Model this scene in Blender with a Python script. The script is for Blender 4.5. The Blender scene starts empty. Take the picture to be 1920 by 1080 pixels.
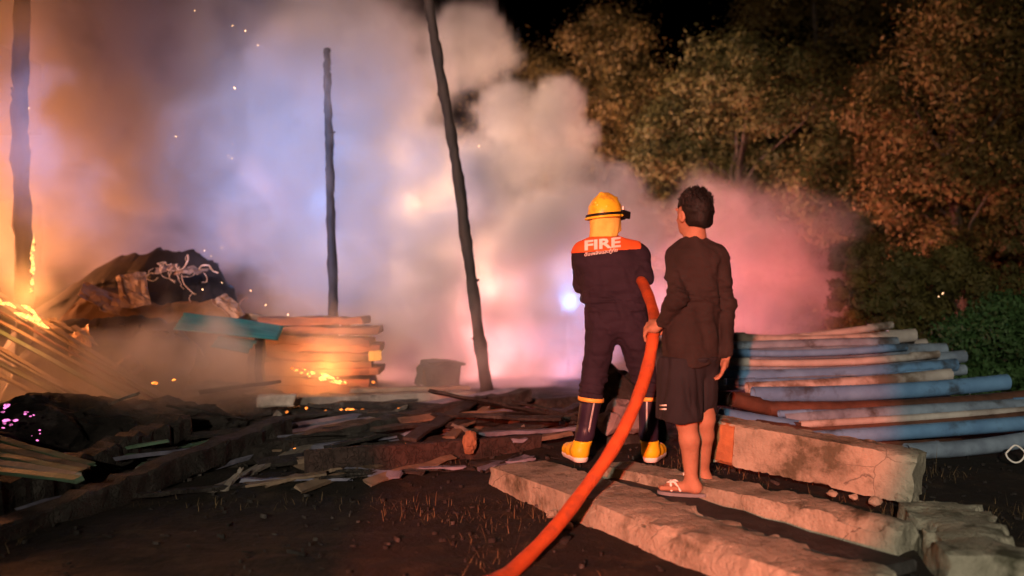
import bpy, bmesh, math, random
import numpy as np
from mathutils import Vector, Matrix
from mathutils.bvhtree import BVHTree

# ------------------------------------------------------------------ scene, camera, world, lights
S = bpy.context.scene
C = S.collection
R = math.radians
random.seed(7); rng = np.random.default_rng(7)

CAM_Z, FPX = 1.25, 1663.0
cam = bpy.data.objects.new('camera', bpy.data.cameras.new('camera')); C.objects.link(cam); S.camera = cam
cam.location = (0, 0, CAM_Z); cam.rotation_euler = (math.pi/2, 0, 0)
cam.data.sensor_width = 36; cam.data.lens = 36*FPX/1920; cam.data.clip_end = 400; cam.data.clip_start = .05
cam.data.dof.use_dof = True; cam.data.dof.focus_distance = 5.6; cam.data.dof.aperture_fstop = 1.0

S.view_settings.view_transform = 'Standard'; S.view_settings.look = 'None'
S.view_settings.exposure = 0; S.view_settings.gamma = 1
S.render.engine = 'CYCLES'
cy = S.cycles
cy.max_bounces = 5; cy.diffuse_bounces = 2; cy.glossy_bounces = 2; cy.transmission_bounces = 2
cy.volume_bounces = 1; cy.volume_step_rate = 4; cy.volume_max_steps = 96; cy.sample_clamp_indirect = 4
cy.use_adaptive_sampling = True; cy.adaptive_threshold = .02
try: cy.use_denoising = True; cy.denoiser = 'OPENIMAGEDENOISE'
except Exception: pass

W = bpy.data.worlds.new('World'); S.world = W; W.use_nodes = True
wt = W.node_tree; bg = wt.nodes['Background']
skyn = wt.nodes.new('ShaderNodeTexSky'); skyn.sky_type = 'NISHITA'; skyn.sun_disc = False
SUN_EL, SUN_AZ = R(-6), R(200)
skyn.sun_elevation = SUN_EL; skyn.sun_rotation = SUN_AZ
wt.links.new(skyn.outputs[0], bg.inputs[0]); bg.inputs[1].default_value = 0.05

def lamp(name, kind, loc, col, energy, size=.1, target=None, cone=None, blend=.2):
    l = bpy.data.lights.new(name, kind); l.energy = energy; l.color = col
    o = bpy.data.objects.new(name, l); o.location = loc; C.objects.link(o)
    if kind == 'SUN': l.angle = size
    else: l.shadow_soft_size = size
    if target is not None:
        o.rotation_euler = (Vector(target)-Vector(loc)).to_track_quat('-Z', 'Y').to_euler()
    if cone: l.spot_size = cone; l.spot_blend = blend
    return o

def P(u, v, Y):                       # pixel of the 1920 x 1080 photograph at distance Y -> point of the place
    return Vector(((u-960)/FPX*Y, Y, CAM_Z-(v-540)/FPX*Y))

# moonlight: almost nothing
lamp('moon', 'SUN', (0, 0, 20), (1, .86, .7), .015, R(1), target=(6, 10, 0))
# work light of the engine parked behind the photographer
lamp('engine_work_light', 'SPOT', (-1.7, -5.8, 3.1), (1, .86, .65), 4000, .12, target=(1.9, 8, 1.7), cone=R(52), blend=.9)
# red beacon of the engine
lamp('engine_red_beacon', 'SPOT', (-1.7, -4.8, 2.2), (1, .11, .04), 8200, .05, target=P(1180, 735, 6.2), cone=R(18.5), blend=.25)
# fire outside the frame on the left, fire in the heap, vehicle lights beyond the smoke
lamp('fire_glow', 'POINT', P(-330, 480, 10.6), (1, .31, .10), 1750, .5)
lamp('slat_fire_glow', 'POINT', P(45, 548, 7.75), (1, .34, .08), 50, .15)
lamp('heap_fire_glow', 'POINT', P(610, 690, 8.75), (1, .30, .06), 45, .1)
lamp('headlight_glow', 'POINT', P(850, 500, 13.2), (1, .57, .32), 1700, .6)
lamp('smoke_front_light', 'SPOT', (-5.0, -3.0, 4.0), (1, .63, .54), 14000, .15, target=P(850, 300, 10.5), cone=R(31), blend=.8)  # added front lamp, unseen, to bring out the smoke billows
lamp('blue_strobe_glow', 'POINT', P(600, 360, 13.0), (.15, .38, 1), 480, .6)
lamp('engine_blue_beacon', 'SPOT', (-6.5, 1.5, 3.2), (.12, .36, 1), 12000, .05, target=P(590, 340, 10.3), cone=R(22), blend=.9)
lamp('red_strobe_glow', 'POINT', P(1330, 520, 13.2), (1, .14, .15), 400, .4)
lamp('pink_strobe_glow', 'POINT', P(930, 640, 12.7), (1, .24, .27), 880, .5)

# ------------------------------------------------------------------ helpers
def tag(o, label=None, cat=None, group=None, kind=None):
    if label: o['label'] = label
    if cat: o['category'] = cat
    if group: o['group'] = group
    if kind: o['kind'] = kind
    return o

def link(name, me, mat=None, parent=None, smooth=True):
    if mat is not None and not me.materials: me.materials.append(mat)
    if smooth: me.shade_smooth()
    o = bpy.data.objects.new(name, me); C.objects.link(o)
    if parent is not None: o.parent = parent; o.matrix_parent_inverse = Matrix.Translation(-Vector(parent.location))
    return o

def mesh(name, V, F, mat=None, parent=None, smooth=True):
    me = bpy.data.meshes.new(name)
    me.from_pydata([tuple(v) for v in V], [], [tuple(f) for f in F]); me.update()
    return link(name, me, mat, parent, smooth)

def np_mesh(name, V, F, mat=None, parent=None, smooth=True):
    """V (n,3), F (m,k) arrays, fast path"""
    V = np.asarray(V, np.float32); F = np.asarray(F, np.int32); k = F.shape[1]
    me = bpy.data.meshes.new(name)
    me.vertices.add(len(V)); me.vertices.foreach_set('co', V.ravel())
    me.loops.add(F.size); me.loops.foreach_set('vertex_index', F.ravel())
    me.polygons.add(len(F)); me.polygons.foreach_set('loop_start', np.arange(0, F.size, k, dtype=np.int32))
    me.polygons.foreach_set('loop_total', np.full(len(F), k, np.int32))
    me.update(calc_edges=True); me.validate()
    return link(name, me, mat, parent, smooth)

def empty(name, loc):
    o = bpy.data.objects.new(name, None); o.location = loc; o.empty_display_size = .1; C.objects.link(o)
    return o

_wv = rng.normal(size=(10, 3)); _wp = rng.uniform(0, 6.28, 10)
def wob(p, s, seed=0):
    """cheap smooth noise, p (...,3), about -1..1"""
    p = np.asarray(p, float)*s + seed*3.17
    q = p + .6*np.stack([np.sin(p @ _wv[6]+_wp[6]), np.sin(p @ _wv[7]+_wp[7]), np.sin(p @ _wv[8]+_wp[8])], -1)
    r = 0
    for i, a in enumerate((1, .8, .6, .5, .4, .3)):
        r = r + a*np.sin((q @ _wv[i])*(1+.55*i)+_wp[i])
    return r/2.4

def frame(d):
    d = Vector(d).normalized()
    up = Vector((0, 0, 1)) if abs(d.z) < .95 else Vector((0, 1, 0))
    x = d.cross(up).normalized(); return d, x, x.cross(d).normalized()

def beam_geo(A, B, w, h, seg=6, jit=.006, roll=0, taper=1, cham=.12, ends=.02, seed=0, sag=0):
    """bevelled, slightly uneven rectangular timber from A to B"""
    A, B = Vector(A), Vector(B); d, x, z = frame(B-A)
    rr = random.Random(seed*17+3)
    if roll: q = Matrix.Rotation(roll, 3, d); x = q @ x; z = q @ z
    c = cham*min(w, h)
    prof = [(w/2, h/2-c), (w/2-c, h/2), (-w/2+c, h/2), (-w/2, h/2-c), (-w/2, -h/2+c), (-w/2+c, -h/2), (w/2-c, -h/2), (w/2, -h/2+c)]
    V = []; F = []
    for i in range(seg+1):
        t = i/seg; s = 1+(taper-1)*t
        o = A.lerp(B, t)+z*(-sag*4*t*(1-t))
        ox, oz = rr.uniform(-jit, jit), rr.uniform(-jit, jit)
        for (a, b) in prof:
            e = rr.uniform(-ends, ends) if i in (0, seg) else 0
            V.append(o+x*(a*s+ox+rr.uniform(-jit, jit)*.6)+z*(b*s+oz+rr.uniform(-jit, jit)*.6)+d*e)
    for i in range(seg):
        for j in range(8):
            k = (j+1) % 8; F.append((i*8+j, i*8+k, (i+1)*8+k, (i+1)*8+j))
    F.append(tuple(range(7, -1, -1))); F.append(tuple(range(seg*8, seg*8+8)))
    return V, F

def beam(name, A, B, w, h, mat, parent=None, **k):
    V, F = beam_geo(A, B, w, h, **k)
    return mesh(name, V, F, mat, parent, smooth=False)

def catmull(pts, n):
    pts = [Vector(p) for p in pts]; Q = [pts[0]*2-pts[1]]+pts+[pts[-1]*2-pts[-2]]; out = []
    for i in range(1, len(Q)-2):
        for k in range(n):
            t = k/n; a, b, c, d = Q[i-1:i+3]
            out.append(.5*((2*b)+(c-a)*t+(2*a-5*b+4*c-d)*t*t+(3*b-a-3*c+d)*t**3))
    out.append(pts[-1]); return out

def tube_geo(path, rad, n=10, cap=True, jit=0, seed=0):
    rr = random.Random(seed+11); path = [Vector(p) for p in path]
    V = []; F = []; px = None
    for i, p in enumerate(path):
        d = (path[min(i+1, len(path)-1)]-path[max(i-1, 0)]).normalized()
        if px is None: _, px, _ = frame(d)
        x = (px-d*px.dot(d)).normalized(); px = x; y = d.cross(x)
        r = rad[i] if hasattr(rad, '__len__') else rad
        for j in range(n):
            a = 2*math.pi*j/n; q = r*(1+rr.uniform(-jit, jit))
            V.append(p+x*math.cos(a)*q+y*math.sin(a)*q)
    for i in range(len(path)-1):
        for j in range(n):
            k = (j+1) % n; F.append((i*n+j, i*n+k, (i+1)*n+k, (i+1)*n+j))
    if cap: F.append(tuple(range(n-1, -1, -1))); F.append(tuple(range((len(path)-1)*n, len(path)*n)))
    return V, F

def tube(name, path, rad, mat, parent=None, **k):
    V, F = tube_geo(path, rad, **k)
    return mesh(name, V, F, mat, parent)

# ------------------------------------------------------------------ materials (procedural)
MATS = {}
def mat(name, col, rough=.7, col2=None, scale=6, amt=.5, bump=.3, bscale=30, metal=0, emit=None, estr=0, spec=.3, sheen=0, stretch=None, thr=None, col3=None, scale3=2.5, ecrust=False, cells=None):
    if name in MATS: return MATS[name]
    m = bpy.data.materials.new(name); m.use_nodes = True; t = m.node_tree; N = t.nodes; L = t.links
    b = N['Principled BSDF']
    b.inputs['Roughness'].default_value = rough; b.inputs['Metallic'].default_value = metal
    b.inputs['Specular IOR Level'].default_value = spec
    tc = N.new('ShaderNodeTexCoord'); vec = tc.outputs['Object']
    if stretch:
        mp = N.new('ShaderNodeMapping'); mp.inputs['Scale'].default_value = stretch; L.new(vec, mp.inputs[0]); vec = mp.outputs[0]
    def noise(s, det=5, r=.6):
        n = N.new('ShaderNodeTexNoise'); n.inputs['Scale'].default_value = s; n.inputs['Detail'].default_value = det; n.inputs['Roughness'].default_value = r
        L.new(vec, n.inputs['Vector']); return n.outputs['Fac']
    if col2 is None: col2 = tuple(c*.55 for c in col)
    cr = N.new('ShaderNodeValToRGB'); lo, hi = thr if thr else (.5-amt*.35, .5+amt*.35)
    cr.color_ramp.elements[0].position = lo; cr.color_ramp.elements[1].position = hi
    cr.color_ramp.elements[0].color = (*col2, 1); cr.color_ramp.elements[1].color = (*col, 1)
    L.new(noise(scale), cr.inputs[0]); out = cr.outputs[0]
    if col3:
        mx = N.new('ShaderNodeMix'); mx.data_type = 'RGBA'; r3 = N.new('ShaderNodeValToRGB')
        r3.color_ramp.elements[0].position = .52; r3.color_ramp.elements[1].position = .66
        L.new(noise(scale3, 6, .65), r3.inputs[0]); L.new(r3.outputs[0], mx.inputs[0])
        L.new(out, mx.inputs[6]); mx.inputs[7].default_value = (*col3, 1); out = mx.outputs[2]
    edge = None
    if cells:
        wp = N.new('ShaderNodeTexNoise'); wp.inputs['Scale'].default_value = cells[0]*1.3; wp.inputs['Detail'].default_value = 4; L.new(vec, wp.inputs['Vector'])
        va = N.new('ShaderNodeMix'); va.data_type = 'RGBA'; va.inputs[0].default_value = .12 if cells[2] else .16; L.new(vec, va.inputs[6]); L.new(wp.outputs['Color'], va.inputs[7])
        vo = N.new('ShaderNodeTexVoronoi'); vo.feature = 'DISTANCE_TO_EDGE'; vo.inputs['Scale'].default_value = cells[0]; L.new(va.outputs[2], vo.inputs['Vector'])
        er2 = N.new('ShaderNodeValToRGB'); er2.color_ramp.elements[0].position = 0; er2.color_ramp.elements[1].position = cells[1]; L.new(vo.outputs['Distance'], er2.inputs[0]); edge = er2.outputs[0]
        if cells[2]:
            mk = N.new('ShaderNodeMath'); mk.operation = 'MULTIPLY'; iv = N.new('ShaderNodeMath'); iv.operation = 'SUBTRACT'; iv.inputs[0].default_value = 1; L.new(edge, iv.inputs[1])
            gt = N.new('ShaderNodeMath'); gt.operation = 'GREATER_THAN'; gt.inputs[1].default_value = .5; L.new(noise(2.2, 3), gt.inputs[0]); L.new(iv.outputs[0], mk.inputs[0]); L.new(gt.outputs[0], mk.inputs[1])
            m2 = N.new('ShaderNodeMix'); m2.data_type = 'RGBA'; L.new(mk.outputs[0], m2.inputs[0]); L.new(out, m2.inputs[6]); m2.inputs[7].default_value = (*cells[2], 1); out = m2.outputs[2]; edge = None
    L.new(out, b.inputs['Base Color'])
    if bump:
        bp = N.new('ShaderNodeBump'); bp.inputs['Strength'].default_value = bump; bp.inputs['Distance'].default_value = .02
        hn = noise(bscale, 6, .65)
        if edge is not None:
            ad = N.new('ShaderNodeMath'); ad.operation = 'MULTIPLY_ADD'; L.new(edge, ad.inputs[0]); ad.inputs[1].default_value = .55; L.new(hn, ad.inputs[2]); hn = ad.outputs[0]
        L.new(hn, bp.inputs['Height']); L.new(bp.outputs[0], b.inputs['Normal'])
    if emit: b.inputs['Emission Color'].default_value = (*emit, 1); b.inputs['Emission Strength'].default_value = estr
    if ecrust:
        er_ = N.new('ShaderNodeValToRGB'); er_.color_ramp.elements[0].position = .38; er_.color_ramp.elements[1].position = .62
        er_.color_ramp.elements[0].color = (.06*estr, .06*estr, .06*estr, 1); er_.color_ramp.elements[1].color = (1, 1, 1, 1)
        L.new(noise(34, 3), er_.inputs[0]); ml = N.new('ShaderNodeMath'); ml.operation = 'MULTIPLY'; ml.inputs[1].default_value = estr
        L.new(er_.outputs[0], ml.inputs[0]); L.new(ml.outputs[0], b.inputs['Emission Strength'])
    if sheen: b.inputs['Sheen Weight'].default_value = sheen
    MATS[name] = m; return m

M_char = mat('charred_wood', (.045, .038, .035), .75, (.010, .008, .008), 5, .5, .8, 18, col3=(.07, .064, .06), scale3=3, cells=(16, .12, None))
M_charp = mat('charred_pole', (.024, .017, .014), .75, (.007, .006, .006), 9, .5, .9, 22, stretch=(1, 1, .35))
M_wood = mat('scorched_wood', (.30, .21, .15), .75, (.10, .07, .05), 4, .6, .5, 25, col3=(.03, .025, .022), scale3=2)
M_plank = mat('weathered_plank', (.34, .30, .26), .8, (.14, .12, .11), 7, .6, .5, 30, col3=(.05, .045, .04), scale3=2.5)
M_bluep = mat('blue_grey_plank', (.22, .22, .30), .6, (.07, .07, .10), 6, .6, .5, 30)
M_green = mat('green_slat', (.10, .20, .13), .65, (.06, .07, .05), 5, .6, .4, 25)
M_soil = mat('burnt_soil', (.017, .012, .009), .95, (.006, .005, .004), 3, .6, 1, 14, col3=(.034, .024, .015), scale3=5)
M_ash = mat('ash_heap', (.035, .03, .028), .95, (.010, .009, .009), 6, .6, 1, 20, col3=(.09, .08, .076), scale3=4)
M_conc = mat('pillar_concrete', (.46, .42, .34), .9, (.26, .24, .19), 6, .7, 1, 30, col3=(.10, .095, .065), scale3=3, cells=(3.2, .008, (.12, .11, .09)))
M_conc2 = mat('pillar_concrete_mossy', (.40, .38, .31), .9, (.17, .165, .125), 6, .7, 1, 34, col3=(.06, .06, .04), scale3=4.5, cells=(3.8, .010, (.08, .075, .06)))
M_redlit = mat('pillar_red_light', (.42, .17, .07), .85, (.24, .10, .05), 7, .5, .5, 25)  # red beacon light put into the colour
M_tarp = mat('dark_tarpaulin', (.045, .030, .027), .6, (.02, .015, .013), 3, .5, .5, 12)
M_cloth = mat('tan_cloth', (.24, .12, .05), .8, (.10, .055, .03), 3, .5, .5, 12)
M_teal = mat('turquoise_sheet', (.010, .165, .165), .6, (.008, .08, .085), 4, .6, .3, 10)
M_brick = mat('stacked_board', (.20, .075, .05), .8, (.08, .032, .024), 5, .6, .5, 22, stretch=(.4, 3, 3), col3=(.03, .02, .017), scale3=1.4)
M_yell = mat('yellow_board', (.70, .45, .10), .6, (.5, .3, .07), 5, .5, .2, 20)
M_hot = mat('glowing_coal', (.1, .03, .01), .9, (.03, .01, .01), 20, .6, .8, 40, emit=(1, .26, .04), estr=3.2, ecrust=True)
M_white_hot = mat('white_hot_coal', (.1, .05, .02), .9, (.03, .01, .01), 20, .6, .8, 40, emit=(1, .46, .12), estr=5, ecrust=True)
M_mag = mat('violet_pink_coal', (.1, .03, .05), .9, (.03, .01, .02), 20, .6, .8, 40, emit=(1, .22, .62), estr=2.2, ecrust=True)
M_spark = mat('spark', (.2, .1, .02), 1, None, 5, .5, 0, emit=(1, .55, .28), estr=6)
M_flame = mat('flame', (.2, .1, .02), 1, None, 5, .5, 0, emit=(1, .50, .14), estr=3.5, ecrust=True)
M_wire = mat('firelit_wire', (.45, .35, .30), .5, (.30, .18, .12), 30, .5, .4, 60, metal=.3, emit=(1, .42, .22), estr=.28)  # faint emission stands in for firelight reflected by the metal
M_skin = mat('skin', (.40, .21, .135), .65, (.27, .135, .085), 11, .7, .3, 70, spec=.25)
M_hair = mat('black_hair', (.008, .007, .007), .6, (.004, .004, .004), 30, .5, .4, 60, spec=.25)
M_navy = mat('navy_coverall', (.025, .016, .031), .85, (.014, .009, .018), 5, .5, .25, 120)
M_yoke = mat('orange_yoke', (.85, .16, .035), .7, (.68, .12, .03), 8, .4, .2, 120)
M_white = mat('white_print', (.85, .82, .80), .6, (.74, .70, .68), 10, .4, 0)
M_helm = mat('yellow_helmet', (.95, .70, .04), .36, (.80, .52, .03), 14, .7, .12, 40, spec=.5, col3=(.55, .34, .04), scale3=16)
M_flap = mat('yellow_neck_flap', (.90, .66, .15), .85, (.74, .50, .10), 12, .6, .4, 70)
M_black = mat('black_rubber', (.014, .012, .013), .45, (.009, .008, .009), 8, .4, .15, 40)
M_lens = mat('goggle_lens', (.01, .008, .008), .12, None, 5, .4, 0, spec=.6)
M_bootp = mat('violet_black_boot', (.035, .024, .050), .38, (.02, .014, .03), 6, .4, .12, 40)
M_booty = mat('yellow_boot', (.92, .60, .02), .4, (.80, .48, .02), 10, .4, .1, 30)
M_band = mat('reflective_band', (.95, .52, .10), .4, (.85, .42, .08), 14, .4, 0)
M_hose = mat('orange_hose', (.62, .115, .025), .66, (.42, .07, .02), 16, .6, .5, 190, col3=(.34, .07, .03), scale3=7)
M_sweat = mat('dark_brown_sweatshirt', (.026, .018, .0175), .9, (.016, .011, .011), 4, .5, .25, 140)
M_short = mat('dark_shorts', (.018, .017, .022), .85, (.011, .010, .014), 4, .5, .25, 140)
M_sole = mat('grey_sandal', (.20, .21, .24), .7, (.14, .15, .17), 10, .5, .2, 40)
M_bark = mat('bark', (.12, .085, .06), .9, (.05, .035, .025), 8, .6, .8, 14)
M_leafA = mat('olive_leaf', (.105, .088, .022), .7, (.042, .038, .010), 1.6, .6, 0)
M_leafB = mat('dry_leaf', (.165, .105, .026), .7, (.065, .044, .012), 1.6, .6, 0)
M_leafC = mat('green_leaf', (.055, .13, .04), .65, (.028, .062, .02), 2.5, .6, 0)
M_grass = mat('dry_grass', (.22, .15, .075), .85, (.07, .05, .025), 3, .6, 0)
M_ppipe = {
 'blue': mat('blue_pipe', (.15, .31, .55), .32, (.10, .21, .40), 5, .5, .2, 30, col3=(.05, .07, .10), scale3=3.2),
 'grey': mat('grey_blue_pipe', (.25, .33, .44), .34, (.13, .17, .24), 5, .5, .3, 30, col3=(.06, .06, .065), scale3=3.2),
 'pale': mat('pale_pipe', (.50, .47, .45), .55, (.32, .29, .28), 5, .5, .3, 30, col3=(.14, .11, .09), scale3=3.2),
 'brown': mat('shaded_brown_pipe', (.13, .06, .042), .6, (.05, .027, .02), 5, .5, .4, 30)}  # dark brown puts shade and red light into the pipe colour

# ------------------------------------------------------------------ ground
def gz(x, y):
    p = np.stack(np.broadcast_arrays(np.asarray(x, float), np.asarray(y, float), 0.), -1)
    near = np.clip((18-np.asarray(y, float))/8, 0, 1)
    return near*(.028*wob(p, 1.3)+.016*wob(p, 4.1, 2)+.006*wob(p, 13, 5)) + .05*np.clip((np.asarray(y, float)-4.6)/1.2, 0, 1)

def build_ground():
    xs = np.unique(np.concatenate([np.linspace(-90, -8, 22), np.linspace(-8, 8, 320), np.linspace(8, 90, 22)]))
    ys = np.unique(np.concatenate([np.linspace(-12, 2.5, 24), np.linspace(2.5, 11, 200), np.linspace(11, 20, 40), np.linspace(20, 140, 24)]))
    X, Y = np.meshgrid(xs, ys, indexing='ij'); Z = gz(X, Y)
    V = np.stack([X, Y, Z], -1).reshape(-1, 3); n, m = len(xs), len(ys)
    i = (np.arange(n-1)[:, None]*m+np.arange(m-1)[None]).ravel()
    o = np_mesh('ground', V, np.stack([i, i+m, i+m+1, i+1], 1), M_soil)
    tag(o, 'dark burnt earth of the yard', kind='structure')
build_ground()
def G(x, y, dz=0): return Vector((x, y, float(gz(x, y))+dz))

# ------------------------------------------------------------------ smooth bodies: distance field + surface nets
class Sdf:
    def __init__(s, lo, hi, vox):
        s.lo = np.array(lo, float); s.vox = vox
        s.n = np.ceil((np.array(hi, float)-s.lo)/vox).astype(int)+1
        s.D = np.full(s.n, .25, np.float32)
    def _box(s, lo, hi):
        a = np.clip(np.floor((np.array(lo)-s.lo)/s.vox).astype(int), 0, s.n-1); b = np.clip(np.ceil((np.array(hi)-s.lo)/s.vox).astype(int)+1, 1, s.n)
        sl = tuple(slice(i, j) for i, j in zip(a, b))
        ax = [s.lo[k]+s.vox*np.arange(a[k], b[k]) for k in range(3)]
        return sl, np.stack(np.meshgrid(*ax, indexing='ij'), -1)
    def _put(s, sl, d, k, cut=False):
        D = s.D[sl].astype(float)
        if cut: d = -d; k = max(k, 1e-4); h = np.clip(.5-.5*(d-D)/k, 0, 1); r = D*h+d*(1-h)+k*h*(1-h)
        elif k < 1e-4: r = np.minimum(D, d)
        else: h = np.clip(.5+.5*(d-D)/k, 0, 1); r = d*h*0+(d*(1-h)+D*h)-k*h*(1-h); 
        s.D[sl] = r
    def cone(s, a, b, ra, rb=None, k=.02, flat=None, cut=False):
        """limb from a to b; flat=(dir, factor) squeezes it along dir"""
        a, b = np.array(a, float), np.array(b, float); rb = ra if rb is None else rb
        pad = max(ra, rb)+3*k+.02
        sl, p = s._box(np.minimum(a, b)-pad, np.maximum(a, b)+pad)
        ab = b-a; t = np.clip(((p-a) @ ab)/max(ab @ ab, 1e-9), 0, 1)
        q = p-(a+t[..., None]*ab)
        sc = 1
        if flat is not None:
            f = np.array(flat[0], float); f /= np.linalg.norm(f); c = q @ f
            q = q+(c*(1/flat[1]-1))[..., None]*f; sc = .5*(1+flat[1])
        d = np.linalg.norm(q, axis=-1)-(ra+t*(rb-ra))
        s._put(sl, d*sc, k, cut)
    def ell(s, c, r, k=.02, rot=None, cut=False):
        c = np.array(c, float); r = np.array(r, float); pad = r.max()+3*k+.02
        sl, p = s._box(c-pad, c+pad); q = p-c
        if rot is not None: q = q @ np.array(rot)
        k0 = np.linalg.norm(q/r, axis=-1); k1 = np.linalg.norm(q/(r*r), axis=-1)+1e-9
        s._put(sl, k0*(k0-1)/k1, k, cut)
    def chain(s, pts, rad, k=.02, **kw):
        for i in range(len(pts)-1): s.cone(pts[i], pts[i+1], rad[i], rad[i+1], k, **kw)
    def points(s):
        ax = [s.lo[k]+s.vox*np.arange(s.n[k]) for k in range(3)]
        return ax
    def warp(s, fn, band=.04):
        """add fn(p) to the field near the surface (folds)"""
        idx = np.argwhere(np.abs(s.D) < band)
        p = s.lo+idx*s.vox
        s.D[tuple(idx.T)] += fn(p).astype(np.float32)
    def clip(s, fn):
        """intersect with fn(p) < 0 everywhere"""
        ax = s.points(); p = np.stack(np.meshgrid(*ax, indexing='ij'), -1)
        s.D = np.maximum(s.D, fn(p).astype(np.float32))
    def copy(s):
        o = Sdf.__new__(Sdf); o.lo = s.lo; o.vox = s.vox; o.n = s.n; o.D = s.D.copy(); return o
    def nets(s):
        D = s.D; ins = D < 0; n = np.array(D.shape)-1
        cnt = np.zeros(n, np.int8)
        for i in (0, 1):
            for j in (0, 1):
                for k in (0, 1): cnt += ins[i:i+n[0], j:j+n[1], k:k+n[2]]
        act = (cnt > 0) & (cnt < 8); cell = np.argwhere(act); idm = np.full(n, -1, np.int64); idm[act] = np.arange(len(cell))
        acc = np.zeros((len(cell), 3)); w = np.zeros(len(cell)); base = cell
        cor = [(i, j, k) for i in (0, 1) for j in (0, 1) for k in (0, 1)]
        val = {c: D[base[:, 0]+c[0], base[:, 1]+c[1], base[:, 2]+c[2]].astype(float) for c in cor}
        for c in cor:
            for ax in range(3):
                if c[ax]: continue
                e = list(c); e[ax] = 1; e = tuple(e); a, b = val[c], val[e]
                m = (a < 0) != (b < 0); t = np.where(m, a/np.where(m, a-b, 1), 0)
                pt = np.array(c, float)[None].repeat(len(cell), 0); pt[:, ax] += t
                acc += np.where(m[:, None], pt, 0); w += m
        V = s.lo+(base+acc/w[:, None])*s.vox; F = []
        for ax in range(3):
            u, v = (ax+1) % 3, (ax+2) % 3
            sl0 = [slice(1, -1)]*3; sl1 = [slice(1, -1)]*3; sl0[ax] = slice(0, -1); sl1[ax] = slice(1, None)
            a, b = ins[tuple(sl0)], ins[tuple(sl1)]
            for flip, m in ((False, a & ~b), (True, ~a & b)):
                g = np.argwhere(m)
                if not len(g): continue
                g[:, u] += 1; g[:, v] += 1
                q = []
                for du, dv in ((-1, -1), (0, -1), (0, 0), (-1, 0)):
                    c = g.copy(); c[:, u] += du; c[:, v] += dv; q.append(idm[c[:, 0], c[:, 1], c[:, 2]])
                q = np.stack(q, 1)
                if flip: q = q[:, ::-1]
                F.append(q)
        F = np.concatenate(F); F = F[(F >= 0).all(1)]
        return V, F
    def obj(s, name, mat, parent=None):
        V, F = s.nets(); return np_mesh(name, V, F, mat, parent)

def folds(amp, freq, seed, stretch=(1, 1, 1)):
    st = np.array(stretch)
    def f(p): 
        a = wob(p*st, freq, seed); b = wob(p*st, freq*2.3, seed+4)
        return amp*(1-2*np.abs(a))+.45*amp*b
    return f

def tonp(v): return np.array(v, float)

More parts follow.
